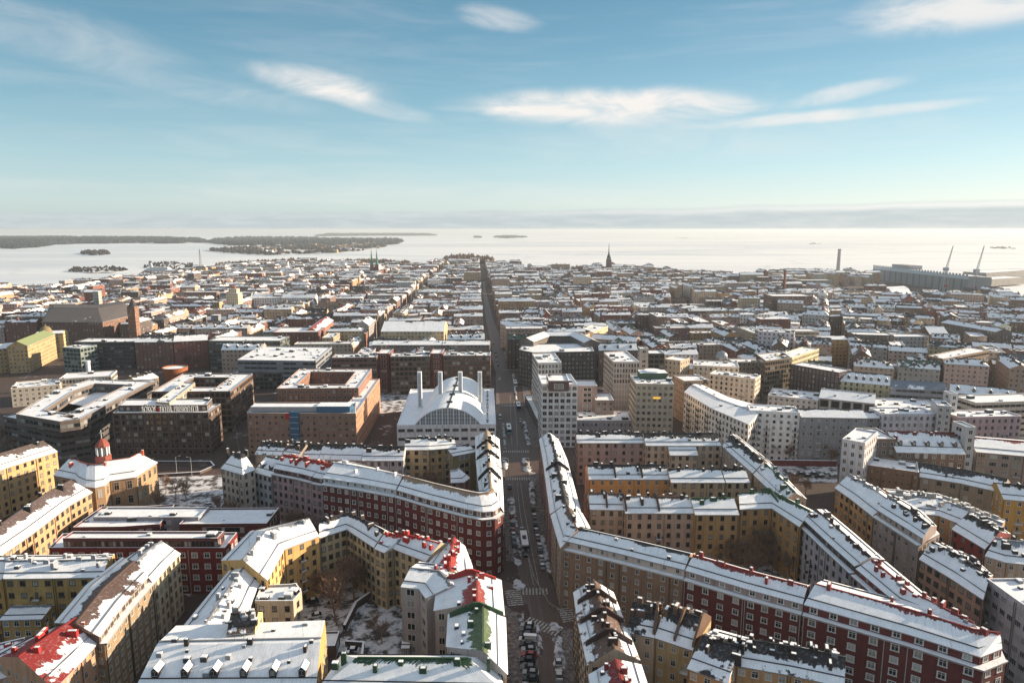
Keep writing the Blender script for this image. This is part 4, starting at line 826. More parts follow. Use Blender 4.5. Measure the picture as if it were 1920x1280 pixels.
# --- left edge
K('yellow_street_building', 'sunlit yellow six-storey building at the left edge under a half bare roof', (.56, .38, .19), [(-90, 915), (10, 876), (107, 845)], 20, d=15, rise=3.8, snow=.62, roof=(.11, .08, .07), bay=3.4, chim=3, wc=DF, ww=1.2)
K('sunlit_tan_building', 'tan building with curled snow on its brown roof below the yellow one', (.48, .31, .18), [(0, 1040), (60, 998), (130, 945), (172, 921)], 17, d=15, rise=4.4, snow=.62, roof=(.10, .07, .065), bay=3.3, chim=5, vent=5, ww=1.5, wc=DF)
K('sunlit_tan_building', 'tan building with brown dormers leftmost below the yellow one', (.45, .28, .14), [(-120, 1110), (-2, 1042)], 17, d=14, rise=4, snow=.5, roof=(.10, .07, .065), bay=3.3, wc=DF)
K('flat_red_school', 'low flat roofed dark red building with a glazed front in the left middle', (.14, .04, .035), [(137, 991), (228, 990), (300, 985)], 11, 18, flat=True, snow=.96, roof=LGR, real=False, bay=2.5, wallm=M_GRID, vent=3)
K('flat_red_school', 'dark red windowless flat building with a snowy lid beside the plaza', (.12, .035, .03), [(336, 985), (500, 984)], 11, 14, flat=True, snow=.96, roof=LGR, real=False, bay=40)
K('grey_flat_annexe', 'long grey-blue flat annexe behind the dark red glazed building', (.28, .29, .32), [(175, 972), (372, 972)], 12, 9, flat=True, snow=.96, roof=LGR, real=False, bay=40)
K('red_brick_school', 'long dark red building with white window boxes and a lit orange end wall', (.19, .03, .028), [(92, 1030), (260, 1030), (422, 1030)], 15, inner=[(118, 1003), (270, 1002), (445, 1001)], flat=True, snow=.96, roof=LGR, bay=4.2, win='bold', ww=2.0, wh=1.8, st=4, wc=WF, vent=2)
K('school_top_storey', 'narrow glazed top storey along the back of the long dark red building', (.16, .05, .05), [(118, 1012), (408, 1012)], 18, 5, zb=15.2, flat=True, snow=.96, roof=LGR, real=False, wallm=M_GRID, bay=1.2, noreg=True, cat='top storey')
K('yellow_courtyard_building', 'yellow building with white sloping roof hatches at the lower left', (.48, .31, .12), [(6, 1083), (100, 1082), (192, 1080)], 18, inner=[(18, 1040), (110, 1040), (215, 1038)], rise=1.6, snow=.96, roof=GM, bay=3.3, chim=9, chc=(.28, .29, .32), vent=10, ww=1.6, balc=(2, (2, 3), 4), wc=(.12, .09, .06))
K('yellow_corner_wing', 'mustard wing with a tile porch cut by the left edge', (.44, .28, .10), [(-60, 1085), (4, 1084)], 17, 14, rise=2, snow=.95, roof=GM, bay=3.3, chim=2, wc=(.12, .09, .06))
K('yellow_porch', 'low mustard bay with glazed corner under a sloping snow lid at the left edge', (.45, .28, .10), [(0, 1160), (80, 1158)], 9, 9, rise=1, snow=.96, roof=GM, bay=3, ww=1.5, cat='porch')
K('brown_hillside_building', 'brown plastered building under a half cleared brown roof facing the narrow lane', (.30, .225, .15), [(196, 1206), (240, 1145), (286, 1092)], 19, inner=[(95, 1182), (155, 1110), (224, 1056)], attic=2.0, rise=1.6, snow=.58, roof=(.12, .075, .06), bay=3.3, ww=1.6, win='bold', wc=(.5, .44, .36), extra={'attic_color': (.08, .055, .05)})
K('cream_lane_building', 'ornate cream building with tall windows at the upper end of the narrow lane', (.56, .48, .34), [(287, 1092), (312, 1062), (337, 1036)], 19, inner=[(226, 1054), (246, 1040), (272, 1026)], rise=3, snow=.96, roof=GM, bay=3.0, ww=1.4, wh=2, chim=5, chc=(.3, .3, .32), wc=(.3, .25, .2))
K('red_tiled_roof_building', 'salmon building under a bright red seamed roof at the bottom left', (.52, .30, .19), [(100, 1290), (150, 1238), (194, 1189)], 19, inner=[(-20, 1230), (40, 1200), (96, 1178)], rise=3.6, snow=.44, roof=(.24, .028, .026), bay=3.2, chim=6, chc=(.40, .035, .03), wc=(.5, .4, .32))
K('red_roofed_courtyard_house', 'low house with red chimneys and curled snow at the left bottom corner', (.42, .26, .17), [(-80, 1290), (30, 1262)], 16, 16, rise=2, snow=.7, roof=(.36, .03, .025), chim=7, chc=(.38, .035, .03))
# --- the block in front of the red corner building
K('yellow_lit_building', 'bright yellow sunlit building with paired balconies above the car yard', (.66, .42, .17), [(500, 1086), (532, 1028), (598, 1003)], 20, inner=[(415, 1050), (470, 995), (565, 974)], rise=3, ends='gg', snow=.97, roof=GM, bay=3.6, balc=(1, (1, 2, 3, 4), 5), chim=4, chc=(.3, .31, .33), wc=DF, ww=1.2)
K('cream_bay_building', 'grimy cream building with folded snowy roof at the head of the car yard', (.50, .40, .25), [(599, 1006), (650, 990), (662, 998), (702, 1024)], 19, inner=[(598, 980), (640, 968), (676, 970), (740, 1000)], rise=3, snow=.86, roof=BK, bay=2.6, ww=1.4, chim=7, chc=(.07, .05, .045), wc=DF)
K('cream_red_chimney_building', 'cream building with red roof chimneys and a rounded bay above the garden wall', (.50, .39, .24), [(703, 1026), (722, 1034), (738, 1026), (800, 1050)], 19, inner=[(742, 1000), (765, 1006), (780, 1008), (850, 1020)], rise=2.8, snow=.9, roof=(.40, .04, .03), bay=2.8, chim=9, chc=(.42, .045, .035), ww=1.2, vent=4, wc=DF)
K('red_ridge_building', 'building with a steep red street-side roof just below the red corner one', (.55, .36, .15), [(887, 1083), (884, 1060), (870, 1022)], 19, inner=[(803, 1085), (800, 1060), (835, 1018)], rise=2.4, snow=.70, roof=(.38, .055, .045), chim=9, chc=(.42, .04, .035), vent=3)
K('grey_walled_building', 'building with tall blank grey back wall rounded at its corner', (.40, .37, .37), [(752, 1098), (787, 1102), (800, 1120)], 20, 14, rise=1.6, snow=.95, roof=GM, bay=90, real=False, chim=2, chc=(.3, .05, .05))
K('red_sloped_building', 'building with a bright red bare patch on its sunlit street slope', (.50, .42, .38), [(944, 1152), (938, 1086)], 20, inner=[(815, 1144), (822, 1090)], prof=[(0, 0), (.38, 2.8), (1, 0)], snow=.78, roof=(.30, .06, .05), fire=(.94,), chim=4, chc=(.38, .04, .035), vent=3, real=False)
K('green_sloped_building', 'building with a moss-green metal street slope half under snow', (.42, .38, .36), [(950, 1262), (946, 1156)], 20, inner=[(838, 1212), (842, 1150)], prof=[(0, 0), (.38, 3.0), (1, 0)], snow=.72, roof=(.10, .14, .07), chim=3, chc=GR, vent=4, fire=(.95,), real=False, side=1)
K('green_roofed_building', 'wide building with dark green ridge and smooth snow slope along the bottom edge', (.42, .30, .12), [(596, 1292), (950, 1300)], 18.5, inner=[(640, 1226), (925, 1226)], rise=3.4, ends='hh', snow=.83, roof=(.03, .075, .035), chim=5, chc=GR, vent=3)
K('mansard_corner_building', 'yellow building with black dormers on a broad white mansard at the bottom', (.50, .34, .14), [(250, 1296), (592, 1296)], 17, inner=[(338, 1203), (612, 1192)], prof=[(0, 0), (.5, 5.0), (.56, 5.2), (.94, 5.0), (1, 0)], ends='gg', snow=1.35, roof=GM, bay=3.3, chim=3, vent=14, dorm=6)
K('tooth_edged_building', 'white roofed building with saw-tooth snow dormers stepping down its lane side', (.48, .44, .38), [(268, 1270), (330, 1190), (400, 1105), (448, 1048)], 18, inner=[(440, 1205), (462, 1150), (478, 1105), (510, 1050)], rise=2.6, snow=1.0, roof=GM, bay=3.4, chim=9, chc=(.3, .31, .34), vent=18, real=False, side=-1)
K('cream_yard_house', 'beige block with a slate rooftop box and rounded corner beside the car yard', (.50, .41, .30), [(478, 1130), (550, 1130), (566, 1112)], 17, inner=[(490, 1100), (545, 1098), (556, 1096)], flat=True, snow=.93, roof=LGR, bay=3.6, ww=1.3, vent=8, wc=DF)
K('black_penthouse_house', 'small rooftop house with cream gable and dark roof amid the white roofs', (.56, .45, .2), [(425, 1186), (478, 1182)], 23, 8, zb=18, rise=2.4, snow=.35, roof=(.08, .06, .055), real=False, noreg=True, chim=3, cat='roof house', chc=(.3, .3, .3), vent=5)
K('snow_topped_garage', 'long low garage with a thick snow lid beside the garden wall', (.12, .08, .07), [(572, 1216), (628, 1214)], 3.2, 7, flat=True, snow=.97, real=False, cat='garage', bay=90)
K('small_snowy_shed', 'little shed with rounded snow roof at the foot of the blank grey wall', (.30, .30, .32), [(752, 1212), (768, 1212)], 3, 4, rise=1, snow=.97, real=False, cat='shed', bay=90)
# --- farther, but still one of its kind
K('glazed_housing_block', 'brick and balcony block with square snowy penthouses nearest the street', (.19, .11, .08), [(831, 668), (919, 668)], 27, 15, flat=True, snow=.93, real=False, wallm=M_GRID, bay=3, vent=6)
K('glazed_housing_block', 'glass balcony block with a brick side second from the street', (.17, .12, .09), [(732, 670), (806, 669)], 27, 15, flat=True, snow=.93, real=False, wallm=M_GRID, bay=3, vent=6)
K('brick_end_block', 'plain brick end bay between the two glass balcony blocks', (.20, .065, .045), [(807, 664), (829, 664)], 28, 18, flat=True, snow=.93, real=False, bay=90)
K('glazed_housing_block', 'glass balcony block with a brick side third from the street', (.16, .10, .085), [(622, 672), (706, 671)], 27, 15, flat=True, snow=.93, real=False, wallm=M_RIB, bay=3, vent=6)
K('brick_end_block', 'plain brick end bay left of the glass balcony blocks', (.19, .06, .042), [(707, 664), (730, 664)], 28, 18, flat=True, snow=.93, real=False, bay=90)
K('skylit_long_block', 'long low block with a dotted skylight strip behind the glass balcony blocks', (.24, .20, .18), [(697, 646), (828, 646)], 24, 16, rise=2, snow=.96, roof=LGR, real=False, vent=12)
K('skylit_long_block', 'long low block with a plain snow roof nearest the street behind the balconies', (.24, .20, .18), [(829, 646), (918, 646)], 24, 16, rise=2, snow=.96, roof=BRN, real=False, vent=6)
K('cream_long_roof_building', 'cream building under one broad unbroken snow roof with a lone chimney', (.52, .42, .26), [(714, 621), (832, 621)], 24, 40, rise=7, snow=.99, roof=BK, real=False, chim=1, chc=(.2, .08, .05), bay=3.4)
K('pale_rounded_office', 'pale stone building with a rounded corner at the bend of the long street', (.42, .34, .29), [(938, 606), (955, 612), (984, 616), (1037, 618)], 24, 16, rise=3, snow=.9, roof=BK, real=False, bay=3.4, side=1)
K('dark_sloped_office', 'stone office with dark sloping skylights right of the rounded corner one', (.36, .27, .22), [(1038, 618), (1092, 630)], 24, 16, rise=4, snow=.45, roof=BK, real=False, dorm=6)
K('lit_cream_block', 'cream lit office with a flat stepped top right of the dark sloping skylights', (.64, .52, .32), [(1093, 632), (1140, 612)], 25, 15, flat=True, snow=.96, real=False, vent=3)
K('pinkish_stone_building', 'pinkish stone building behind the ribbed tower with a long snowy roof', (.42, .33, .28), [(1108, 634), (1192, 640)], 24, 15, rise=3, snow=.94, roof=BK, real=False, chim=5)
K('glass_museum_wing', 'dark green glazed block with a lit stair corner by the trees', (.09, .11, .10), [(391, 640), (525, 640)], 24, 24, flat=True, snow=.75, real=False, wallm=M_RIB, bay=3, vent=4)
K('grey_conference_block', 'grey panel building with a wide snowy equipment roof', (.24, .26, .29), [(445, 676), (592, 678)], 21, inner=[(487, 650), (622, 652)], flat=True, snow=.95, real=False, wallm=M_RIB, vent=12, bay=5)
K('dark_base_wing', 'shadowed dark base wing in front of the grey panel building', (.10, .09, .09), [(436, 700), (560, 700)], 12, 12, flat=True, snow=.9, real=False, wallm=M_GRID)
K('red_brick_tower_block', 'red brick block with snowy mansard right end of the dark row by the trees', (.26, .075, .055), [(325, 640), (389, 637)], 23, 16, rise=4, snow=.92, roof=BK, real=False, bay=3)
K('brown_brick_row', 'brown brick row with mottled roof in the middle of the dark row by the trees', (.20, .085, .06), [(252, 641), (324, 640)], 23, 16, rise=4, snow=.55, roof=BK, real=False, bay=3)
K('dark_glass_row', 'dark stepped glass row at the left end of the dark row by the trees', (.07, .065, .07), [(140, 642), (250, 642)], 22, 20, flat=True, snow=.75, real=False, wallm=M_RIB, vent=5)
K('green_glass_cube', 'greenish glass corner block below the dark stepped glass row', (.22, .28, .27), [(117, 652), (150, 654)], 20, 16, flat=True, snow=.9, real=False, wallm=M_GRID)
K('yellow_palace', 'sunlit yellow stone palace with arcaded front near the left edge', (.46, .32, .16), [(-60, 660), (50, 648)], 20, 16, rise=3, snow=.95, roof=BK, real=False, bay=2.8)
K('green_roofed_palace', 'sunlit yellow palace under a green sloping roof below the gold dome', (.48, .33, .16), [(51, 648), (103, 626)], 22, 14, rise=4, snow=.15, roof=(.22, .26, .12), real=False, bay=2.8)
dg = K('gold_domed_building', 'small yellow building carrying a gold dome behind the green roof', (.52, .42, .20), [(66, 626), (118, 624)], 22, 14, rise=2, snow=.8, roof=BK, real=False)
b = MB(); b.lathe([(5, 0), (5, 1), (4.7, 2.4), (3.8, 4.4), (2.2, 5.8), (.5, 6.4), (.3, 7.5), (0, 8.5)], 18); q = W2(86, 622, 24)
ob('gold_dome', b.mesh('gold_dome', [M_PAINT], smooth=True), dg[0], (q.x - dg[1].x, q.y - dg[1].y, 23), (.24, .18, .09))
K('great_hipped_hall', 'huge brick hall under a tall dark hipped roof in the left distance', (.20, .10, .07), [(78, 603), (192, 604), (256, 588)], 26, inner=[(92, 578), (175, 579), (225, 572)], prof=[(0, 0), (.35, 9), (.65, 9), (1, 0)], ends='hh', snow=.2, roof=(.10, .085, .08), real=False, bay=3, hip=14)
K('brick_snow_roofed_hall', 'brick hall under a flat bright snow roof left of the avenue rows', (.20, .07, .05), [(512, 624), (597, 623)], 24, 30, flat=True, snow=.99, real=False)
K('red_brick_corner_house', 'warm brick house with lit gables right of the flat snow-roofed hall', (.36, .14, .09), [(598, 622), (625, 600)], 23, 14, rise=4, snow=.7, roof=RR, real=False)
K('striped_office_block', 'white striped office block at the middle right distance', (.50, .50, .52), [(1427, 622), (1482, 622)], 26, 15, flat=True, snow=.94, real=False, wallm=M_RIB, vent=3)
K('cream_balcony_block', 'cream block with dark balcony slots right of the white striped office', (.46, .39, .30), [(1483, 622), (1536, 622)], 26, 15, flat=True, snow=.94, real=False, bay=3.6, wallm=M_RIB)
K('amber_corner_block', 'amber plaster block right of the cream balcony-slot one', (.50, .31, .12), [(1537, 636), (1590, 636)], 22, 15, rise=2, snow=.94, roof=BK, real=False)
K('dark_glazed_block', 'wide dark brown block left of a white panel block in the right distance', (.11, .085, .075), [(1602, 628), (1676, 630)], 25, 16, flat=True, snow=.9, real=False)
K('white_panel_block', 'white panel block between a wide dark block and a dark gable in the right distance', (.42, .43, .45), [(1677, 632), (1742, 632)], 23, 15, flat=True, snow=.9, real=False)
K('dark_gable_block', 'dark block with bright snowy gable roof right of the white panel block', (.13, .09, .08), [(1743, 626), (1779, 626)], 24, 18, rise=6, snow=.97, roof=BK, real=False)
K('long_brown_barracks', 'long brown block with red chimneys running to the right edge', (.17, .12, .10), [(1764, 604), (1868, 622)], 26, 16, rise=2.4, snow=.9, roof=BRN, chc=(.15, .06, .05), chim=10, real=False)
K('brown_gallery_block', 'brown block striped with galleries under a bright flat roof at the right', (.26, .17, .11), [(1768, 674), (1855, 658)], 24, inner=[(1740, 668), (1820, 652)], flat=True, snow=.98, real=False, wallm=M_RIB, bay=4, vent=2)
K('brown_mill_block', 'dark brown mill block beside the brick chimney in the right distance', (.14, .08, .06), [(1449, 556), (1524, 556)], 34, 30, flat=True, snow=.7, real=False)
# ================================================================ landmarks
def tanth(py): return math.tan(math.atan((py - 640) / F) + PITCH)
def XY(px, D): # plan point straight at picture column px, D metres ahead (column measured at mid height)
    return Vector(((px - 960) / F * D * 1.0 * (math.cos(PITCH) + .02), D))
def zat(py, D): return CAM_H - D * tanth(py)
def paint(name, c, rough=.7, metal=0, em=None):
    def fn(t, bs):
        n = t.noise(pos(t), .6, 4, .6); setc(t, bs, t.mix(1.0, (*c, 1), t.mix(n, (.75, .75, .75), (1.15, 1.15, 1.15)), 'MULTIPLY'), rough); bs.inputs['Metallic'].default_value = metal
        if em: bs.inputs['Emission Color'].default_value = (*em[:3], 1); bs.inputs['Emission Strength'].default_value = em[3]
    return mat(name, fn)
P_WHITE = paint('white_paint', (.78, .77, .77)); P_CONC = paint('grey_concrete', (.34, .33, .33)); P_BRICK = paint('chimney_brick', (.20, .07, .05)); P_DARK = paint('dark_metal', (.04, .04, .045)); P_GREEN = paint('green_copper', (.10, .22, .17)); P_RED = paint('red_enamel', (.45, .03, .03)); P_WOOD = paint('orange_timber', (.32, .11, .045)); P_STEEL = paint('pale_steel', (.40, .42, .44)); P_ICEBLUE = paint('blue_glass', (.05, .13, .22), .2)

# white market hall with two vaults and four vent towers
hl = K('vaulted_hall', 'white hall with two arched roofs glazed front and four pale towers beside the street', (.86, .83, .83), [(744, 799), (930, 797)], 14, inner=[(770, 731), (926, 730)], flat=True, snow=1.0, roof=LGR, bay=4.5, win='wide', ww=3.6, wh=1.5, wc=(.28, .26, .27), st=4.2, vent=0)
hb, hroot = hl[1], hl[0]
x0, x1 = W2(777, 798, 14).x, W2(903, 797, 14).x; y0 = W2(840, 798, 14).y + .3
def vault(ya, yb, xa, xb, hh, name='vault'):
    b = MB(); n = 24; cx = (xa + xb) / 2; w = (xb - xa) / 2
    rr_ = (w * w + hh * hh) / (2 * hh); a0 = math.asin(w / rr_)
    pr = [(cx + rr_ * math.sin(-a0 + 2 * a0 * k / n), 14.1 + rr_ * math.cos(-a0 + 2 * a0 * k / n) - (rr_ - hh)) for k in range(n + 1)]
    for (xa_, za), (xb_, zb_) in zip(pr, pr[1:]):
        b.face([(xa_, ya, za), (xb_, ya, zb_), (xb_, yb, zb_), (xa_, yb, za)], 0)
        b.face([(xa_, ya, za), (xa_, ya, za - .5), (xb_, ya, zb_ - .5), (xb_, ya, zb_)], 1)
    b.face([(p[0], yb, p[1]) for p in pr], 1)
    v = ob(name, b.mesh(name, [M_SNOW, P_WHITE], (hb.x, hb.y, 0), smooth=False), hroot)
    g = MB(); g.face([(p[0], ya + .5, p[1] - .3) for p in pr], 0)
    for k in range(1, 24):
        xx = xa + (xb - xa) * k / 24; zt = 14.1 + math.sqrt(max(0, rr_ ** 2 - (xx - cx) ** 2)) - (rr_ - hh) - .3; wd = .28 if k % 2 == 0 else .09
        if zt > 14.3: g.box(xx - wd, xx + wd, ya + .2, ya + .5, 14.1, zt, 1)
    for z in (16, 18, 20, 22):
        dz = z - 14.1 + (rr_ - hh)
        if dz < rr_:
            ww_ = math.sqrt(rr_ ** 2 - dz ** 2); g.box(cx - ww_, cx + ww_, ya + .3, ya + .5, z - .07, z + .07, 1)
    ob('arched_window', g.mesh('arched_window', [paint('hall_glass', (.26, .27, .29), .25), P_WHITE], (hb.x, hb.y, 0)), v)
    r = MB(); r.box(cx - .4, cx + .4, ya, yb, 14.1 + hh - .1, 14.25 + hh, 0)
    for yy in (ya + 10, yb - 8): r.box(cx - 1.6, cx + 1.6, yy, yy + .8, 14 + hh, 15 + hh, 0)
    ob('ridge_rail', r.mesh('ridge_rail', [P_DARK], (hb.x, hb.y, 0)), v)
vault(y0, y0 + 35, x0, x1, 9.6); vault(y0 + 38.5, y0 + 76, x0 + 1, x1 - 1, 9.6)
for px in (785, 824, 862, 899):
    b = MB(); cx = (px - 960) / F * 386; b.box(cx - 1.15, cx + 1.15, y0 + 35.6, y0 + 37.9, 14, 35, 0, top=1); b.box(cx - .6, cx + .6, y0 + 35.4, y0 + 35.6, 15, 34, 2)
    ob('vent_tower', b.mesh('vent_tower', [paint('tower_cladding', (.72, .73, .75)), M_SNOW, P_STEEL], (hb.x, hb.y, 0)), hroot)
for k in range(22):
    ob('roof_vent', VENT, hroot, (W2(914, 735 + k * 2.7, 14).x - hb.x, W2(914, 735 + k * 2.7, 14).y - hb.y, 14.4), (.05, .05, .05), 0, (random.choice((.5, .9, 1.3)), .7, .9))
# wooden drum chapel
p = W2(330, 714, 0); b = MB(); b.lathe([(7.2, 0), (8.2, 4), (8.9, 8), (9.1, 11), (8.6, 11.1), (8.3, 10.2)], 40); b.lathe([(8.3, 10.2), (0, 10.4)], 40, 1)
t_ = thing('drum_chapel', 'orange timber drum shaped chapel with snow inside its rim', 'chapel', (p.x, p.y, 0)); ob('timber_wall', b.mesh('drum', [P_WOOD, M_SNOW], smooth=False), t_); FOOT.append([(p.x + 14 * math.cos(a), p.y + 14 * math.sin(a)) for a in (0, 1, 2, 3, 4, 5)])
def stack(name, label, px, D, ytop, r0, r1, m, cat='chimney', zb=0, bands=True):
    p = XY(px, D); z = zat(ytop, D); t = thing(name, label, cat, (p.x, p.y, zb)); b = MB(); b.tube((0, 0, 0), (0, 0, z - zb), r0, r1, 14)
    ob('shaft', b.mesh('shaft', [m], smooth=False), t); c = MB(); c.lathe([(r1 * 1.12, z - zb - 1.6), (r1 * 1.18, z - zb + .1), (r1 * .8, z - zb + .1)], 14); ob('rim', c.mesh('rim', [P_DARK if bands else m]), t)
stack('slim_stack', 'slim white ventilation stack over the low white building', 155, 488, 676, 1.7, 1.5, P_WHITE, bands=False)
stack('power_station_chimney', 'tall grey chimney standing against the ice', 1565, 1800, 467, 5.2, 3.8, P_CONC)
stack('brick_chimney', 'brick red factory chimney beside the dark mill block', 1467, 1080, 506, 2.4, 1.7, P_BRICK)
stack('brick_chimney', 'short dark factory chimney left of the mill block', 1418, 1040, 540, 1.8, 1.4, P_BRICK)
stack('brick_chimney', 'small dark chimney between rows of low roofs right of centre', 1287, 850, 576, 1.6, 1.3, P_BRICK)
stack('brick_chimney', 'dark chimney stub among black roofs in the right distance', 1382, 760, 590, 2.0, 1.9, P_BRICK)
def tower(name, label, px, D, secs, m, cat='tower', rz=0.0, spire=None, sm=None):
    """secs: (half width, picture row of the top) from below upwards"""
    p = XY(px, D); t = thing(name, label, cat, (p.x, p.y, 0), rz); z = 0; b = MB()
    for hw, yt in secs:
        z1 = zat(yt, D); b.face([(-hw, -hw, z), (hw, -hw, z), (hw, -hw, z1), (-hw, -hw, z1)], 1, [(0, 0), (round(hw * .8), 0), (round(hw * .8), round((z1 - z) / 3.4)), (0, round((z1 - z) / 3.4))])
        for q in (((hw, -hw), (hw, hw)), ((hw, hw), (-hw, hw)), ((-hw, hw), (-hw, -hw))):
            b.face([(q[0][0], q[0][1], z), (q[1][0], q[1][1], z), (q[1][0], q[1][1], z1), (q[0][0], q[0][1], z1)], 1, [(0, 0), (round(hw * .8), 0), (round(hw * .8), round((z1 - z) / 3.4)), (0, round((z1 - z) / 3.4))])
        b.face([(-hw, -hw, z1), (hw, -hw, z1), (hw, hw, z1), (-hw, hw, z1)], 2); z = z1
    ob('shaft', b.mesh('tower', [M_WALL, M_WIN, M_SNOW]), t, color=m)
    if spire:
        c = MB(); zz = z
        for r, yt in spire:
            z1 = zat(yt, D)
            c.tube((0, 0, zz), (0, 0, z1), r[0], r[1], 8); zz = z1
        ob('spire', c.mesh('spire', [sm or P_DARK]), t)
    return t, p
tower('cream_tower', 'cream hotel tower with stepped top rising over the left city', 442, 860, [(7.2, 549), (5.0, 541)], (.66, .54, .38), spire=[((3.4, 2.6), 538), ((1.4, .1), 531)], sm=paint('rusty_cap', (.25, .10, .05)))
tower('slab_tower', 'pale concrete slab tower right behind the great hipped hall', 186, 790, [(3.2, 546)], (.42, .42, .38))
tower('brick_tower', 'red brick tower top glowing among trees near the left harbour', 434, 1500, [(6, 511)], (.45, .17, .08))
tower('tapered_church_tower', 'lone dark brick church tower ending in a needle thin spire', 1139, 1720, [(6.0, 486), (4.4, 482)], (.12, .07, .055), 'church', 0, [((4.6, 3.0), 478), ((2.4, 1.8), 474), ((1.3, .25), 456)], P_DARK)
t2, p2 = tower('twin_spired_church', 'brick church with two slender green spires left of the avenue', 700, 1560, [(3.6, 496)], (.15, .07, .055), 'church', 0, [((3.6, 3.0), 494), ((3.0, .15), 466)], P_GREEN)
b = MB(); b.box(8.4, 15.6, -3.6, 3.6, 0, zat(496, 1560), 0); b.box(0, 16, 3.6, 60, 0, 24, 0, bottom=False)
b.face([(0, 3.6, 24), (8, 3.6, 33), (8, 60, 33), (0, 60, 24)], 1); b.face([(8, 3.6, 33), (16, 3.6, 24), (16, 60, 24), (8, 60, 33)], 1); b.face([(0, 3.6, 24), (16, 3.6, 24), (8, 3.6, 33)], 0)
ob('nave', b.mesh('nave', [M_WALL, M_ROOF]), t2, color=(.15, .07, .055, .5))
c = MB(); c.tube((12, 0, zat(496, 1560)), (12, 0, zat(467, 1560)), 3.4, .15, 8); ob('spire', c.mesh('spire', [P_GREEN]), t2)
tower('white_cupola_house', 'small white cupola on a pale house left of the avenue rows', 588, 900, [(6, 574)], (.55, .52, .48), 'house', 0, [((3, 3), 568), ((3.2, .2), 562)], P_WHITE)
tower('brown_gate_tower', 'small pointed brick tower at the right end of the great hipped hall', 250, 640, [(3.6, 574)], (.26, .13, .08), 'tower', 0, [((4, .2), 560)], P_DARK)
tower('grey_box_tower', 'grey windowless lift tower amid low roofs left of centre', 405, 760, [(4.0, 590)], (.24, .27, .29))
# radio mast
p = XY(383, 1750); t_ = thing('lattice_mast', 'thin lattice radio mast standing out against the ice', 'mast', (p.x, p.y, 0)); b = MB(); zt = zat(467, 1750); prev = None
for k in range(12):
    z0_, z1_ = zt * k / 12, zt * (k + 1) / 12; w0, w1 = 3.4 - 2.7 * k / 12, 3.4 - 2.7 * (k + 1) / 12
    for s_, u_ in ((-1, -1), (1, -1), (1, 1), (-1, 1)): b.tube((s_ * w0, u_ * w0, z0_), (s_ * w1, u_ * w1, z1_), .55, .5, 4, cap=False)
    b.tube((-w0, -w0, z0_), (w1, -w1, z1_), .3, .3, 3, cap=False); b.tube((w0, -w0, z0_), (-w1, -w1, z1_), .3, .3, 3, cap=False)
ob('lattice', b.mesh('lattice', [P_STEEL]), t_)
# shipyard
t_ = thing('shipyard_hall', 'giant blue-grey panelled shipyard hall by the ice at the right', 'shipyard hall', (855, 1420, 0)); b = MB()
A_, B_, C_ = W2(1635, 524, 0), W2(1813, 549, 0), W2(1856, 553, 0); FOOT.append([tuple(A_), tuple(B_), tuple(C_), (C_.x + 60, A_.y)])
D_ = Vector((A_.x + 55, A_.y)); Hh = 31
for q, r_, m_ in ((A_, B_, 0), (B_, C_, 1), (C_, D_, 0), (D_, A_, 0)): b.face([(q.x, q.y, 0), (r_.x, r_.y, 0), (r_.x, r_.y, Hh), (q.x, q.y, Hh)], m_)
b.face([(q.x, q.y, Hh) for q in (A_, B_, C_, D_)], 2)
def m_panel(t, bs):
    s = t.n('ShaderNodeSeparateXYZ'); t.l(pos(t), s.inputs[0]); f = t.m('FRACT', t.m('MULTIPLY', s.outputs[1], .045)); g = t.m('FRACT', t.m('MULTIPLY', s.outputs[1], .0113))
    c = t.mix(t.m('LESS_THAN', f, .22), (.22, .24, .25), (.12, .135, .145)); c = t.mix(t.m('LESS_THAN', g, .07), c, (.14, .22, .30)); c = t.mix(t.m('GREATER_THAN', s.outputs[2], 24.5), c, (.50, .58, .64)); setc(t, bs, c, .6)
ob('cladding', b.mesh('cladding', [mat('shipyard_panels', m_panel), P_CONC, M_SNOW], (855, 1420, 0)), t_)
b = MB(); m_ = A_.lerp(B_, .28); b.box(m_.x + 8, m_.x + 34, m_.y - 40, m_.y + 30, Hh, Hh + 8, 0); ob('roof_plant', b.mesh('roof_plant', [P_CONC], (855, 1420, 0)), t_)
r_ = MB()
for k in range(34):
    q = A_.lerp(B_, (k + .5) / 34); r_.box(q.x - .9, q.x + .3, q.y - 2.6, q.y + 2.6, Hh, Hh + 3.0, 0)
ob('roof_fins', r_.mesh('roof_fins', [P_STEEL], (855, 1420, 0)), t_)
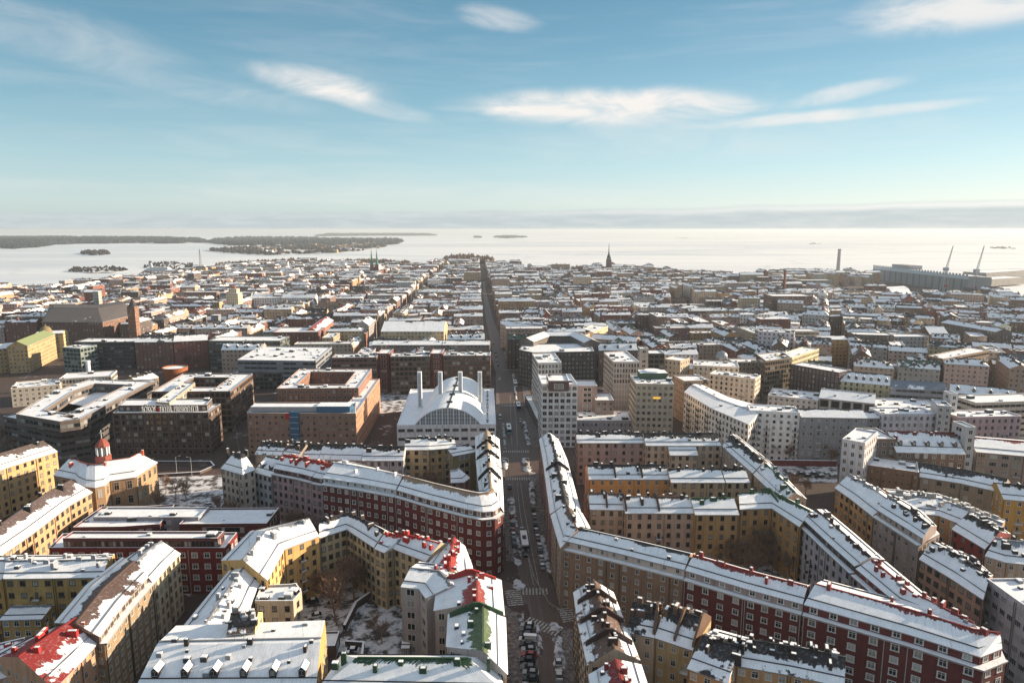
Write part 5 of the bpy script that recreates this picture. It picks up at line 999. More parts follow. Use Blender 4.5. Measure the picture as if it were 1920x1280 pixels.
for px, D, lean, lab in ((1765, 1290, 15, 'left of the two pale lattice cranes before the shipyard hall'), (1822, 1240, 15, 'right of the two pale lattice cranes before the shipyard hall')):
    p = XY(px, D); t_ = thing('harbour_crane', lab, 'crane', (p.x, p.y, 0), 0, 'lattice cranes at the shipyard'); b = MB(); zc = 38
    for s_, u_ in ((-5, -5), (5, -5), (5, 5), (-5, 5)): b.tube((s_, u_, 0), (s_ * .35, u_ * .35, zc), .7, .5, 4)
    for k in range(4): z0_ = k * zc / 4; b.tube((-5 + k, -5 + k, z0_), (4 - k * .8, -4 + k * .8, z0_ + zc / 4), .35, .35, 4)
    ob('tower_legs', b.mesh('tower_legs', [P_STEEL]), t_)
    b = MB(); b.box(-4, 4, -3, 3, zc, zc + 6, 0); ob('machine_house', b.mesh('machine_house', [P_STEEL]), t_)
    b = MB(); zt = zat(461, D); tip = Vector((lean * .6, 0, zt)); q = Vector((1, 0, zc + 5))
    for d_ in (Vector((-1.3, 0, 0)), Vector((1.3, 0, 0)), Vector((0, 1.3, 0))): b.tube(q + d_ * 1.3, tip + d_ * .3, .5, .4, 4)
    for k in range(10):
        e0, e1 = q.lerp(tip, k / 10), q.lerp(tip, (k + 1) / 10); w0 = 1.6 - .12 * k; b.tube(e0 + Vector((-w0, 0, 0)), e1 + Vector((w0, 0, 0)), .25, .25, 3)
    ob('jib', b.mesh('jib', [P_STEEL]), t_)
    b = MB(); b.box(-3.5, 3.5, -5, -3, 8, 12, 0); ob('cabin', b.mesh('cabin', [P_RED]), t_)
Z = dict(real=False, vent=0)
K('white_shed', 'white roofed shed with panelled side in front of the shipyard hall', (.36, .42, .46), [(1676, 552), (1711, 552)], 20, inner=[(1657, 538), (1695, 536)], rise=3, snow=.98, roof=LGR, real=False)
K('dark_dock_block', 'long dark ribbed block right before the shipyard hall end', (.10, .12, .13), [(1731, 556), (1815, 560)], 13, 26, flat=True, snow=.75, real=False, wallm=M_RIB)
K('long_warehouse', 'flat snowy warehouse in the white yard left of the shipyard', (.42, .40, .38), [(1602, 555), (1676, 556)], 7, 40, flat=True, snow=.99, real=False)
K('twin_shed', 'brown gabled shed in the white yard left of the shipyard', (.30, .24, .2), [(1638, 544), (1662, 545)], 11, 26, rise=4, snow=.9, roof=BK, real=False)
K('harbour_terminal', 'long pale terminal beyond the shipyard at the right edge', (.32, .31, .30), [(1850, 512), (1935, 506)], 16, 50, flat=True, snow=.9, real=False, wallm=M_RIB)
K('pale_headland_block', 'pale block above the ice behind the terminal at the right edge', (.36, .33, .30), [(1860, 524), (1925, 520)], 14, 40, flat=True, snow=.9, real=False)
for i, (a_, b_, y_, h_, c_) in enumerate([(1422, 1448, 520, 24, BRN), (1450, 1476, 514, 22, (.25, .15, .12)), (1478, 1500, 512, 26, PALE), (1502, 1526, 512, 24, (.40, .36, .32)), (1528, 1552, 514, 26, PALE), (1500, 1560, 526, 20, (.38, .34, .31)), (1424, 1488, 530, 20, (.22, .14, .11)), (1558, 1590, 522, 12, BRN)]):
    K('seaside_block', ['brown seaside block leftmost by the ice before the grey chimney', 'rusty seaside block second from left before the grey chimney', 'pale balconied seaside block third from left before the grey chimney', 'dull seaside block fourth from left before the grey chimney', 'pale seaside block touching the grey chimney', 'long striped block nearer the camera under the grey chimney', 'brown brick block under bright flat snow left of the grey chimney', 'low brown boathouse block right of the grey chimney'][i], c_, [(a_, y_), (b_, y_)], h_, 22, flat=True, snow=.8, real=False, group='seaside blocks by the ice')
# ferry in the harbour
p = W2(300, 516, -2); t_ = thing('ferry', 'white passenger ferry with a dark funnel moored behind the left shore', 'ferry', (p.x, p.y, -2.4)); b = MB()
b.face([(-42, -10, 0), (40, -10, 0), (44, -10, 9), (-42, -10, 9)], 0); b.face([(40, 10, 0), (-42, 10, 0), (-42, 10, 9), (44, 10, 9)], 0); b.face([(-42, 10, 0), (-42, -10, 0), (-42, -10, 9), (-42, 10, 9)], 1); b.face([(40, -10, 0), (52, 0, 2), (58, 0, 10), (44, -10, 9)], 0); b.face([(52, 0, 2), (40, 10, 0), (44, 10, 9), (58, 0, 10)], 0); b.face([(-42, -10, 9), (44, -10, 9), (58, 0, 10), (44, 10, 9), (-42, 10, 9)], 2)
ob('hull', b.mesh('hull', [P_WHITE, P_STEEL, M_SNOW]), t_)
b = MB()
for k, (xa, xb, w_) in enumerate([(-40, 38, 9), (-36, 34, 8.4), (-30, 28, 8), (-22, 24, 7)]):
    b.box(xa, xb, -w_, w_, 9 + 3 * k, 12 + 3 * k, 0, top=1); b.box(xa + 1, xb - 1, -w_ - .1, -w_, 10 + 3 * k, 11 + 3 * k, 2)
ob('superstructure', b.mesh('superstructure', [P_WHITE, M_SNOW, P_DARK]), t_)
b = MB(); b.tube((-20, 0, 20), (-22, 0, 32), 4.4, 3.4, 10); ob('funnel', b.mesh('funnel', [P_STEEL]), t_); b = MB(); b.tube((-22, 0, 32), (-22.6, 0, 37), 3.6, 3.2, 10); ob('funnel_cap', b.mesh('funnel_cap', [P_DARK]), t_)
# museum lantern
mroot, mb_ = mus[0], mus[1]; q = W2(194, 858, 22); b = MB(); lx, ly = q.x - mb_.x, q.y - mb_.y
b.lathe([(3.0, 19), (3.0, 23.0), (2.6, 23.4)], 8, 0, (lx, ly, 0)); b.lathe([(2.0, 23.4), (2.0, 27)], 8, 2, (lx, ly, 0)); b.lathe([(2.7, 27), (2.7, 27.4), (2.3, 28.4), (1.3, 29.6), (.3, 30.3), (0, 30.4)], 8, 0, (lx, ly, 0))
for k in range(8):
    a = 6.2832 * (k + .5) / 8; b.tube((lx + 2.3 * math.cos(a), ly + 2.3 * math.sin(a), 23.4), (lx + 2.3 * math.cos(a), ly + 2.3 * math.sin(a), 27), .25, .25, 6, 1)
b.tube((lx, ly, 30.2), (lx, ly, 34), .12, .1, 5, 3); b.box(lx - .8, lx + .8, ly - .08, ly + .08, 32.6, 32.8, 3)
ob('lantern', b.mesh('lantern', [paint('lantern_red', (.26, .07, .05)), P_WHITE, paint('lantern_grey', (.2, .22, .24)), P_WHITE], (0, 0, 0)), mroot)
# rooftop letters of the hotel
hroot2, hb2 = hot[0], hot[1]
def text(body, a, c, z, size, parent, org, m, name='lettering', ext=.12):
    cu = bpy.data.curves.new(name, 'FONT'); cu.body = body; cu.size = size; cu.extrude = ext; cu.materials.append(m); cu.align_x = 'LEFT'
    tmp = bpy.data.objects.new(name, cu); COL.objects.link(tmp); bpy.context.view_layer.update(); me = bpy.data.meshes.new_from_object(tmp); bpy.data.objects.remove(tmp)
    me.name = name; o = bpy.data.objects.new(name, me); COL.objects.link(o); d = (c - a); o.parent = parent
    o.location = (a.x - org.x, a.y - org.y, z - org.z); o.rotation_euler = (R(90), 0, math.atan2(d.y, d.x))
    bpy.context.view_layer.update(); w_ = o.dimensions.x; o.scale = (d.length / max(.1, w_), 1.0, 1); return o
fa, fb = W2(212, 776, 22), W2(391, 775, 22)
def hx(px): return fa.lerp(fb, (px - 212) / 179)
M_SIGN = paint('sign_letter', (.78, .76, .72))
text('SOKOS', hx(266), hx(292), 23.0, 4.4, hroot2, hb2, M_SIGN); text('HOTEL', hx(300), hx(323), 23.0, 4.4, hroot2, hb2, M_SIGN); text('PRESIDENTTI', hx(326), hx(371), 23.0, 4.4, hroot2, hb2, M_SIGN)
q = hx(296); b = MB(); b.tube((0, 0, 0), (0, -.3, 0), .95, .95, 16); b.tube((0, .1, 0), (0, 0, 0), .95, .95, 16); ob('sign_emblem', b.mesh('sign_emblem', [P_RED]), hroot2, (q.x - hb2.x, q.y - hb2.y, 24.1 - hb2.z))
b = MB()
for k in range(13):
    f0 = fa.lerp(fb, k / 12); b.box(f0.x - hb2.x - .25, f0.x - hb2.x + .25, f0.y - hb2.y - .5, f0.y - hb2.y - .1, 4, 22.2, 0)
for z in (4.0, 9, 12.5, 15.8, 19.2): b.box(fa.x - hb2.x, fb.x - hb2.x, fa.y - hb2.y - .42, fa.y - hb2.y - .12, z - .1, z + .15, 0)
ob('facade_grid', b.mesh('facade_grid', [paint('grid_brown', (.16, .115, .095))], (0, 0, hb2.z)), hroot2)
# ochre tower: green drum, pin emblem, golden sign
tr, tb = tow[0], tow[1]; q = W2(1223, 708, 34); b = MB(); b.box(-7.5, 7.5, -4.5, 4.5, 0, 3.4, 0, top=1); b.lathe([(4.6, 3.4), (4.6, 4.2), (0, 4.3)], 20, 2)
ob('green_plant_room', b.mesh('green_plant_room', [paint('moss_cladding', (.07, .11, .07)), M_SNOW, M_SNOW]), tr, (q.x - tb.x, q.y - tb.y, 34.2))
f0, f1 = W2(1193, 721, 34), W2(1264, 722, 34)
q = f0.lerp(f1, .33); b = MB(); b.lathe([(1.25, 0), (1.25, .2), (.7, .2), (.7, 0)], 16); b.lathe([(.4, 0), (.4, .22), (0, .22)], 12)
o = ob('pin_emblem', b.mesh('pin_emblem', [P_DARK]), tr, (q.x - tb.x, q.y - tb.y + .8, 36.4)); o.rotation_euler = (R(90), 0, 0)
q = f0.lerp(f1, .55); b = MB(); b.box(-1.9, 1.9, -.4, 0, 0, .9, 0); ob('lit_sign', b.mesh('lit_sign', [paint('lit_gold', (.8, .5, .05), .5, 0, (1, .55, .08, .35))]), tr, (q.x - tb.x, q.y - tb.y - .05, 26.6))
# brick office: blue glass stair, red box, glass roof room
for rt_ in [o for o in COL.objects if o.get('label', '').startswith('reddish brown brick office')]:
    g0, g1 = W2(463, 776, 22), W2(667, 777, 22); bb_ = rt_.location; q = g0.lerp(g1, .44); b = MB(); b.box(-2.2, 2.2, -1.6, .5, 0, 23.5, 0)
    for z in range(3, 23, 3): b.box(-2.3, 2.3, -1.7, -1.6, z - .15, z + .15, 1)
    ob('stair_glazing', b.mesh('stair_glazing', [P_ICEBLUE, P_STEEL]), rt_, (q.x - bb_.x, q.y - bb_.y, 0))
    q = g0.lerp(g1, .385); b = MB(); b.box(-1.5, 1.5, -1.2, .0, 19.6, 22.6, 0); ob('red_sign_box', b.mesh('red_sign_box', [P_RED]), rt_, (q.x - bb_.x, q.y - bb_.y, 0))
    q = g0.lerp(g1, .79); b = MB(); b.box(-8.5, 8.5, 1, 9, 22.7, 26, 0, top=1); ob('glass_roof_room', b.mesh('glass_roof_room', [P_ICEBLUE, M_SNOW]), rt_, (q.x - bb_.x, q.y - bb_.y, 0))
    b = MB(); b.box(g0.x - bb_.x + 1, g1.x - bb_.x - 4, 2.5, 9, 22.7, 25.2, 0, top=1); o = ob('grey_top_floor', b.mesh('grey_top_floor', [P_CONC, M_SNOW]), rt_, (0, g0.y - bb_.y, 0))
# courtyard walls and small pieces
def lowwall(label, pix, h, w_, c):
    P = [W2(*p) for p in pix]; A = offset(P, w_ / 2); B = offset(P, -w_ / 2); cc = P[0]; b = MB()
    for i in range(len(P) - 1):
        b.face([(B[i].x, B[i].y, 0), (B[i + 1].x, B[i + 1].y, 0), (B[i + 1].x, B[i + 1].y, h), (B[i].x, B[i].y, h)], 0); b.face([(A[i + 1].x, A[i + 1].y, 0), (A[i].x, A[i].y, 0), (A[i].x, A[i].y, h), (A[i + 1].x, A[i + 1].y, h)], 0)
        b.face([(B[i].x, B[i].y, h), (B[i + 1].x, B[i + 1].y, h), (A[i + 1].x, A[i + 1].y, h), (A[i].x, A[i].y, h)], 1)
    o = ob('yard_wall', b.mesh('yard_wall', [M_WALL, M_SNOW], (cc.x, cc.y, 0)), None, (cc.x, cc.y, 0), c); tag(o, label, 'wall')
lowwall('dark yard wall capped with snow dividing the car yard from the garden', [(646, 1185), (668, 1140), (700, 1118)], 2.4, .8, (.1, .07, .06)); lowwall('dark snowy wall around the two parked cars by the garages', [(632, 1246), (678, 1244), (682, 1212), (648, 1210)], 1.6, .6, (.08, .06, .05))
lowwall('long dark retaining wall behind the car park', [(1425, 872), (1568, 874)], 3, 1, (.16, .05, .05)); lowwall('snow topped kerb wall curving round the sunken plaza ramp', [(290, 868), (395, 868), (402, 876), (375, 888), (292, 893)], 1.2, .7, (.12, .1, .1))

# ================================================================ the city beyond: blocks on two street grids
KEEP = [[W2(*p) for p in poly] for poly in (
    [(-300, 712), (330, 690), (440, 705), (440, 1300), (-300, 1300)], [(920, 745), (920, 640), (960, 640), (1010, 745)], [(930, 690), (975, 690), (975, 715), (930, 715)],
    [(150, 685), (390, 680), (395, 700), (150, 705)], [(1500, 536), (1660, 534), (1660, 560), (1510, 560)], [(1645, 500), (1960, 500), (2000, 570), (1740, 570), (1640, 560)],
    [(430, 714), (940, 714), (940, 870), (430, 870)], [(1285, 738), (2100, 742), (2100, 1000), (1285, 900)], [(-200, 655), (250, 648), (250, 712), (-200, 712)], [(985, 722), (1285, 722), (1285, 860), (985, 860)], [(1240, 560), (1300, 556), (1310, 592), (1250, 596)], [(1360, 526), (1400, 526), (1410, 560), (1370, 560)], [(640, 486), (770, 486), (770, 494), (640, 494)])]
SL = Vector((-.05, 1)).normalized(); LT = Vector((SL.y, -SL.x))
def street_lat(q): return (q - Vector((8.5, 130))).dot(LT)
def free(q, marg):
    if q.y < 200: return False
    pts = [q, q + Vector((marg, 0)), q - Vector((marg, 0)), q + Vector((0, marg)), q - Vector((0, marg))]
    for f in FOOTS:
        if abs(f[0] - q.x) > f[2] + marg or abs(f[1] - q.y) > f[2] + marg: continue
        for s_ in pts:
            if inside(s_, f[3]): return False
    return True
FOOTS = []
for f in FOOT:
    cx = sum(p[0] for p in f) / len(f); cy = sum(p[1] for p in f) / len(f); FOOTS.append((cx, cy, max(math.hypot(p[0] - cx, p[1] - cy) for p in f), f))
landpoly = [tuple(p) for p in land] + [(2500, -100), (-2500, -100)]
PAL = [(CREAM, 'cream', 5), ((.48, .36, .24), 'sand', 5), (OCH, 'ochre', 2), ((.42, .30, .24), 'tan', 4), (PINK, 'pinkish', 3), ((.22, .13, .10), 'brown', 5), ((.24, .085, .055), 'brick', 5), ((.40, .38, .37), 'grey', 3), (WHT, 'white', 3), ((.10, .075, .065), 'dark', 3), ((.17, .05, .04), 'dull red', 1), ((.52, .36, .18), 'yellow', 1)]
PALW = [c for c in PAL for _ in range(c[2])]
rnd = random.Random(21); HOUSES = []
def divide_ok(q, region): return region(q)
def grid(angle, org, dx, dy, region, sx, sy):
    ca, sa = math.cos(angle), math.sin(angle); U = Vector((ca, sa)); V = Vector((-sa, ca))
    for j in range(-60, 60):
        for i in range(-60, 60):
            c = org + U * (i * dx) + V * (j * dy)
            if not (330 < c.y < 2250) or abs(c.x) > c.y * .80 + 30 or not -1 < 0: continue
            bx, by = dx - sx, dy - sy; dep = rnd.uniform(11.5, 13.5); h0 = rnd.uniform(17.5, 22.5)
            cells = []
            for row, yy in ((0, -by / 2 + dep / 2), (2, by / 2 - dep / 2)):
                n_ = rnd.choice((2, 3, 3, 4)); xs = [-bx / 2 + bx * k / n_ for k in range(n_ + 1)]
                for a, b_ in zip(xs, xs[1:]): cells.append(((a + b_) / 2, yy, b_ - a, dep, 0))
            ym = by - 2 * dep
            for xx in (-bx / 2 + dep / 2, bx / 2 - dep / 2):
                if ym > 10: cells.append((xx, 0, dep, ym, 1))
            if bx > 60 and rnd.random() < .75: cells.append((rnd.uniform(-8, 8), rnd.uniform(-2, 2), 11, ym * .9, 1))
            if bx > 80 and rnd.random() < .6: cells.append((rnd.uniform(20, 26), 0, 10, ym * .8, 1))
            for (x, y, w_, d_, o_) in cells:
                q = c + U * x + V * y
                if not inside((q.x, q.y), landpoly) or not region(q): continue
                if any(inside(q, k_) for k_ in KEEP): continue
                sl = street_lat(q)
                if abs(sl) < (8.5 if q.y < 700 else 6.5) + (w_ if o_ == 0 else d_) / 2 and q.y < 1350: continue
                if not free(q, 7): continue
                hh = h0 + rnd.uniform(-5, 4); w_ *= rnd.uniform(.9, 1.0); d_ *= rnd.uniform(.92, 1.06)
                if rnd.random() < .06: hh += rnd.uniform(4, 9)
                if rnd.random() < .08: hh -= 6
                if q.y > 1450: hh -= 4
                HOUSES.append((q, U, V, w_, d_, o_, hh, rnd.choice(PALW), rnd.random())) if divide_ok(q, region) else None
EL = math.atan2(LT.y, LT.x)
def nearst(c): return abs(street_lat(c))
divide = lambda c: c.x > 175 + (c.y - 450) * .42 and c.y < 1000
grid(EL, Vector((8.5, 130)) + LT * (8.5 + 50) + SL * 20, 112, 78, lambda c: street_lat(c) > 4 and not divide(c), 13, 14)
grid(EL, Vector((8.5, 130)) - LT * (8.5 + 50) + SL * 8, 112, 78, lambda c: street_lat(c) < -4, 13, 14)
grid(EL - R(27), Vector((300, 500)), 98, 70, lambda c: divide(c + Vector((13, 0))), 13, 13)
for px_, py_ in ((1556, 566), (1574, 577), (1560, 588), (1576, 600), (1562, 612), (1578, 624)):
    q = W2(px_, py_, 0)
    if free(q, 7): HOUSES.append((q, LT, SL, rnd.uniform(30, 42), 13, 0, rnd.uniform(16, 20), rnd.choice(PALW), rnd.random()))
HOUSES.sort(key=lambda h_: h_[0].y)
ORD = ['first', 'second', 'third', 'fourth', 'fifth', 'sixth', 'seventh', 'eighth', 'ninth', 'tenth', 'eleventh', 'twelfth', 'thirteenth', 'fourteenth', 'fifteenth', 'sixteenth', 'seventeenth', 'eighteenth', 'nineteenth', 'twentieth']
NEARN = 128
near_, far_ = HOUSES[:NEARN], HOUSES[NEARN:]
rows = {}
for hz in near_:
    k = (int((hz[0].y - 330) // 42), street_lat(hz[0]) > 0, hz[7][1]); rows.setdefault(k, []).append(hz)
def quad(q, U, V, w_, d_, o_):
    if o_ == 0: a = q - U * w_ / 2 - V * d_ / 2; return a, a + U * w_, U, V, w_, d_
    a = q + U * w_ / 2 - V * d_ / 2; return a, a + V * d_, V, -U, d_, w_
bands = sorted({k[0] for k in rows})
for (bd, sd, cn), lst in rows.items():
    lst.sort(key=lambda z_: abs(street_lat(z_[0])))
    for i, hz in enumerate(lst):
        q, U, V, w_, d_, o_, hh, (col, cn_, _), rv = hz
        flat = rv < .22; style = 'flat-topped' if flat else ('hip-roofed' if rv > .85 else 'pitched')
        lab = f"{cn_} {style} house, {ORD[min(i, 19)]} {cn_} one {'right' if sd else 'left'} of the avenue in depth band {ORD[min(bands.index(bd), 19)]} beyond the vaulted hall"
        lab = f"{cn_} {style} house, {ORD[min(i, 19)]} such {'right' if sd else 'left'} of the avenue, {ORD[min(bands.index(bd), 19)]} roof row back"
        a, e, A, N, L_, dp = quad(q, U, V, w_, d_, o_)
        rc = rnd.choice((BK, BK, (.07, .05, .045), (.09, .10, .11), (.11, .05, .04), (.05, .09, .07)))
        K('city_house', lab, tuple(c_ * rnd.uniform(.85, 1.1) for c_ in col), [a, e], hh, dp, world=True, flat=flat, rise=rnd.uniform(2.6, 4.6), ends='hh' if rv > .85 else 'gg', snow=rnd.uniform(.42, .94), roof=rc, real=False,
          chim=0 if flat else rnd.choice((3, 5, 7)), vent=rnd.choice((2, 4, 6)), dorm=rnd.choice((0, 0, 3, 4)) if not flat else 0, chc=rnd.choice((BK, (.12, .05, .04), (.07, .05, .045))), cat='building', group='city buildings in the street grid', noreg=True)
# beyond those: the rest of the town as one mass
fb = MB()
def farhouse(b, q, U, V, w_, d_, o_, hh, col, rv):
    a, e, A, N, L_, dp = quad(q, U, V, w_, d_, o_); flat = rv < .2
    g = rnd.uniform(.75, 1.2); wc = (*[c_ * g for c_ in col], 1); rc0 = rnd.choice((BK, BK, (.09, .06, .05), (.10, .10, .11), (.13, .05, .04), (.15, .10, .07), (.11, .08, .06))); rc = (*rc0, rnd.uniform(.36, .94))
    P = [a, e, e + N * dp, a + N * dp]; top = hh + (.6 if flat else 0)
    for i in range(4):
        p0, p1 = P[i], P[(i + 1) % 4]; l_ = (p1 - p0).length; nb, ns_ = max(1, round(l_ / 3.3)), max(2, round(hh / 3.4))
        b.face([(p0.x, p0.y, 0), (p1.x, p1.y, 0), (p1.x, p1.y, top), (p0.x, p0.y, top)], 0, [(0, 0), (nb, 0), (nb, ns_), (0, ns_)], wc)
    if flat:
        b.face([(p_.x, p_.y, hh + .6) for p_ in P], 1, [(0, 0), (L_, 0), (L_, .2), (0, .2)], (*rc0, .95)); zr = hh + .6; rise = 0
    else:
        rise = rnd.uniform(2.4, 5.0); m0, m1 = (P[0] + P[3]) / 2, (P[1] + P[2]) / 2; hp = 5 if rv > .8 else 0
        m0h, m1h = m0 + A * hp, m1 - A * hp; z = hh + rise
        o1 = (P[0] - P[3]).normalized() * .4
        b.face([(P[0].x + o1.x, P[0].y + o1.y, hh), (P[1].x + o1.x, P[1].y + o1.y, hh), (m1h.x, m1h.y, z), (m0h.x, m0h.y, z)], 1, [(0, 0), (L_, 0), (L_, 1), (0, 1)], rc)
        b.face([(P[2].x - o1.x, P[2].y - o1.y, hh), (P[3].x - o1.x, P[3].y - o1.y, hh), (m0h.x, m0h.y, z), (m1h.x, m1h.y, z)], 1, [(0, 0), (L_, 0), (L_, 1), (0, 1)], rc)
        for e0, e1, m_ in ((P[3], P[0], m0h), (P[1], P[2], m1h)): b.face([(e0.x, e0.y, hh), (e1.x, e1.y, hh), (m_.x, m_.y, z)], 1 if hp else 2, [(0, 0), (dp, 0), (dp / 2, 1)], rc if hp else wc)
    nch = rnd.choice((3, 4, 6, 8)) if q.y < 1400 else rnd.choice((2, 3, 4)); an = math.atan2(A.y, A.x)
    for k in range(nch):
        f = rnd.uniform(.06, .94); t = rnd.uniform(.2, .8); pc = a + A * L_ * f + N * dp * t; z = hh + rise * (1 - abs(2 * t - 1)); s_ = rnd.choice((.5, .8, 1.1, 1.8)); cc = (*rnd.choice((BK, BK, (.14, .05, .04), (.10, .08, .07), (.35, .3, .26))), 1)
        b.box(-s_, s_, -.5, .5, z - .8, z + rnd.uniform(.8, 2.2), 2, top=3, bottom=False, c=cc, rot=an + rnd.choice((0, 1.57)), org=(pc.x, pc.y))
    if not flat and rnd.random() < .35:
        for k in range(4):
            pc = a + A * L_ * (k + .5) / 4 + N * dp * .18; b.box(-.8, .8, -1, 1.2, hh + .2, hh + 2.1, 2, top=3, bottom=False, c=(*BK, 1), rot=an, org=(pc.x, pc.y))
for hz in far_: q, U, V, w_, d_, o_, hh, (col, cn_, _), rv = hz; farhouse(fb, q, U, V, w_, d_, o_, hh, col, rv)
def m_tint(t, bs): c, a = objc(t, True); setc(t, bs, c, .8)
o = ob('distant_town', fb.mesh('distant_town', [M_FARW, M_FARR, mat('tinted_plaster', m_tint), M_SNOW])); tag(o, 'mass of snowy roofs chimneys and walls filling the town out to the shore', 'town', None, 'stuff')
print('houses', len(HOUSES), 'explicit', len(FOOT))
# ================================================================ islands and woods
def m_wood(t, bs):
    p = pos(t); setc(t, bs, t.mix(t.noise(p, .02, 4, .6), (.006, .012, .018), (.018, .024, .028)), .95)
def m_twig(t, bs): setc(t, bs, t.mix(t.noise(pos(t), .05, 4, .6), (.06, .038, .030), (.14, .09, .065)), .95)
def m_isl(t, bs):
    p = pos(t); setc(t, bs, t.mix(t.mr(t.noise(p, .012, 5, .65), .45, .6), (.75, .76, .77), (.20, .18, .17)), .9)
MTI = mat('island_bare_wood', lambda t, bs: setc(t, bs, (.030, .028, .028), .95)); MWO, MTW, MIS = mat('conifer_wood', m_wood), mat('bare_wood', m_twig), mat('island_ground', m_isl)
def island(pix, name, n, hmin, hmax, rad, label, wood=MWO, z0=-2.5, rise=3.0, houses=0, seed=3, base=True, cov=1.0):
    r = random.Random(seed); P = [W2(x, y, z0) for x, y in pix]; c = sum(P, Vector((0, 0))) / len(P)
    if base:
        b = MB(); inn = [c.lerp(p, .72) for p in P]
        for i in range(len(P)):
            j = (i + 1) % len(P); b.face([(P[i].x, P[i].y, z0 + .05), (P[j].x, P[j].y, z0 + .05), (inn[j].x, inn[j].y, z0 + rise), (inn[i].x, inn[i].y, z0 + rise)], 0); b.face([(inn[i].x, inn[i].y, z0 + rise), (inn[j].x, inn[j].y, z0 + rise), (c.x, c.y, z0 + rise * 1.6)], 0)
        struct(name, b, [MIS], merge=True)
    b = MB(); xs = [p.x for p in P]; ys = [p.y for p in P]; poly = [tuple(p) for p in P]; k = 0; tries = 0
    hb = MB()
    while k < n and tries < n * 30:
        tries += 1; q = Vector((r.uniform(min(xs), max(xs)), r.uniform(min(ys), max(ys))))
        if not inside(q, poly): continue
        if cov < 1 and math.sin(q.x * .011 + seed) * math.cos(q.y * .007) + r.uniform(-.4, .4) > cov * 2 - 1: continue
        k += 1; h = r.uniform(hmin, hmax); rr_ = rad * r.uniform(.6, 1.3); m_ = 5; z = z0 + rise * .6; st_ = r.random() * 6
        mid = [(q.x + rr_ * math.cos(st_ + 6.28 * i / m_), q.y + rr_ * math.sin(st_ + 6.28 * i / m_), z + h * r.uniform(.25, .5)) for i in range(m_)]; low = [(q.x + rr_ * .7 * math.cos(st_ + 6.28 * i / m_), q.y + rr_ * .7 * math.sin(st_ + 6.28 * i / m_), z) for i in range(m_)]; tp = (q.x, q.y, z + h)
        for i in range(m_): j = (i + 1) % m_; b.face([low[i], low[j], mid[j], mid[i]], 0); b.face([mid[i], mid[j], tp], 0)
    o = ob(name + '_woods', b.mesh(name + '_woods', [wood])); tag(o, label, 'woods', None, 'stuff')
    for k in range(houses):
        for _ in range(30):
            q = Vector((r.uniform(min(xs), max(xs)), r.uniform(min(ys), max(ys))))
            if inside(q, poly): break
        w_, d_, hh = r.uniform(18, 50), 14, r.uniform(7, 13); an = r.uniform(-.5, .5); hb.box(-w_ / 2, w_ / 2, -d_ / 2, d_ / 2, z0, z0 + rise + hh, 0, top=1, c=(*r.choice((CREAM, OCH, BRICK, WHT, TAN)), 1), rot=an, org=(q.x, q.y))
    if houses: o = ob('island_houses', hb.mesh('island_houses', [mat('tinted_plaster', None), M_SNOW])); tag(o, 'scatter of low pale houses among the trees of the fortress island', 'houses', None, 'stuff')
island([(-120, 455), (-60, 460), (40, 462), (130, 458), (160, 457), (200, 457), (260, 456), (330, 457), (380, 453), (300, 449), (100, 448), (-100, 448)], 'far_island', 2600, 30, 44, 40, 'dark conifer woods on the long island at the left horizon', rise=5)
island([(-40, 466), (30, 467), (70, 464), (100, 460), (60, 459), (-30, 459)], 'near_left_island', 420, 18, 28, 20, 'dark woods on the low point before the long island', seed=5)
island([(268, 455), (330, 454), (395, 456), (380, 450), (290, 450)], 'middle_island', 300, 18, 26, 30, 'thin dark woods on the island right of the long one', seed=6)
island([(392, 456), (430, 461), (520, 463), (640, 459), (755, 455), (745, 450), (640, 450), (560, 447), (450, 447), (405, 450)], 'fortress_island', 1300, 18, 34, 28, 'dark woods along the back of the fortress island', seed=7, rise=6)
island([(386, 470), (430, 475), (500, 479), (600, 476), (690, 470), (750, 457), (640, 459), (520, 462), (450, 464)], 'fortress_island', 800, 9, 18, 14, 'thin trees along the front of the fortress island', wood=MTI, seed=8, houses=60, cov=.7, rise=5)
island([(598, 443), (700, 442), (815, 442), (800, 440), (620, 440)], 'horizon_island', 500, 30, 44, 110, 'low dark woods on the island at the centre horizon', seed=9)
island([(925, 446), (955, 447), (990, 445), (960, 443), (930, 444)], 'skerry', 120, 16, 28, 30, 'dark woods on the small island right of the centre horizon', seed=10)
island([(888, 446), (902, 446), (900, 444), (890, 444)], 'skerry', 40, 14, 22, 30, 'dark woods on the tiny islet beside the small island', seed=11)
island([(150, 477), (175, 479), (208, 478), (200, 474), (160, 474)], 'islet', 90, 12, 20, 11, 'bushy trees on the lone islet in the left ice', seed=12, wood=MTI)
island([(130, 510), (170, 513), (215, 512), (242, 508), (220, 502), (170, 499), (140, 503)], 'harbour_islet', 170, 4, 8, 4, 'bare trees on the snowy islet off the left shore', seed=13, wood=MTI, cov=.6)
island([(268, 503), (310, 507), (360, 505), (362, 496), (320, 492), (280, 496)], 'harbour_islet', 170, 4, 8, 4, 'bare trees on the islet behind the ferry', seed=14, wood=MTI, cov=.6)
island([(1262, 446), (1290, 447), (1284, 445)], 'skerry', 6, 5, 8, 12, 'specks of scrub on the first rock in the right ice', seed=15); island([(1518, 458), (1550, 458), (1545, 456), (1525, 456)], 'skerry', 10, 3, 5, 14, 'specks of scrub on the second rock in the right ice', seed=16); island([(1850, 466), (1905, 467), (1890, 463), (1860, 464)], 'skerry', 20, 4, 7, 12, 'specks of scrub on the rock at the right edge', seed=17)
island([(398, 512), (470, 516), (560, 514), (640, 508), (640, 494), (560, 490), (470, 494), (405, 500)], 'park_hill', 900, 9, 17, 6.5, 'brown wooded park between the mast and the ice', wood=MTW, z0=0, rise=1, seed=20, base=False)
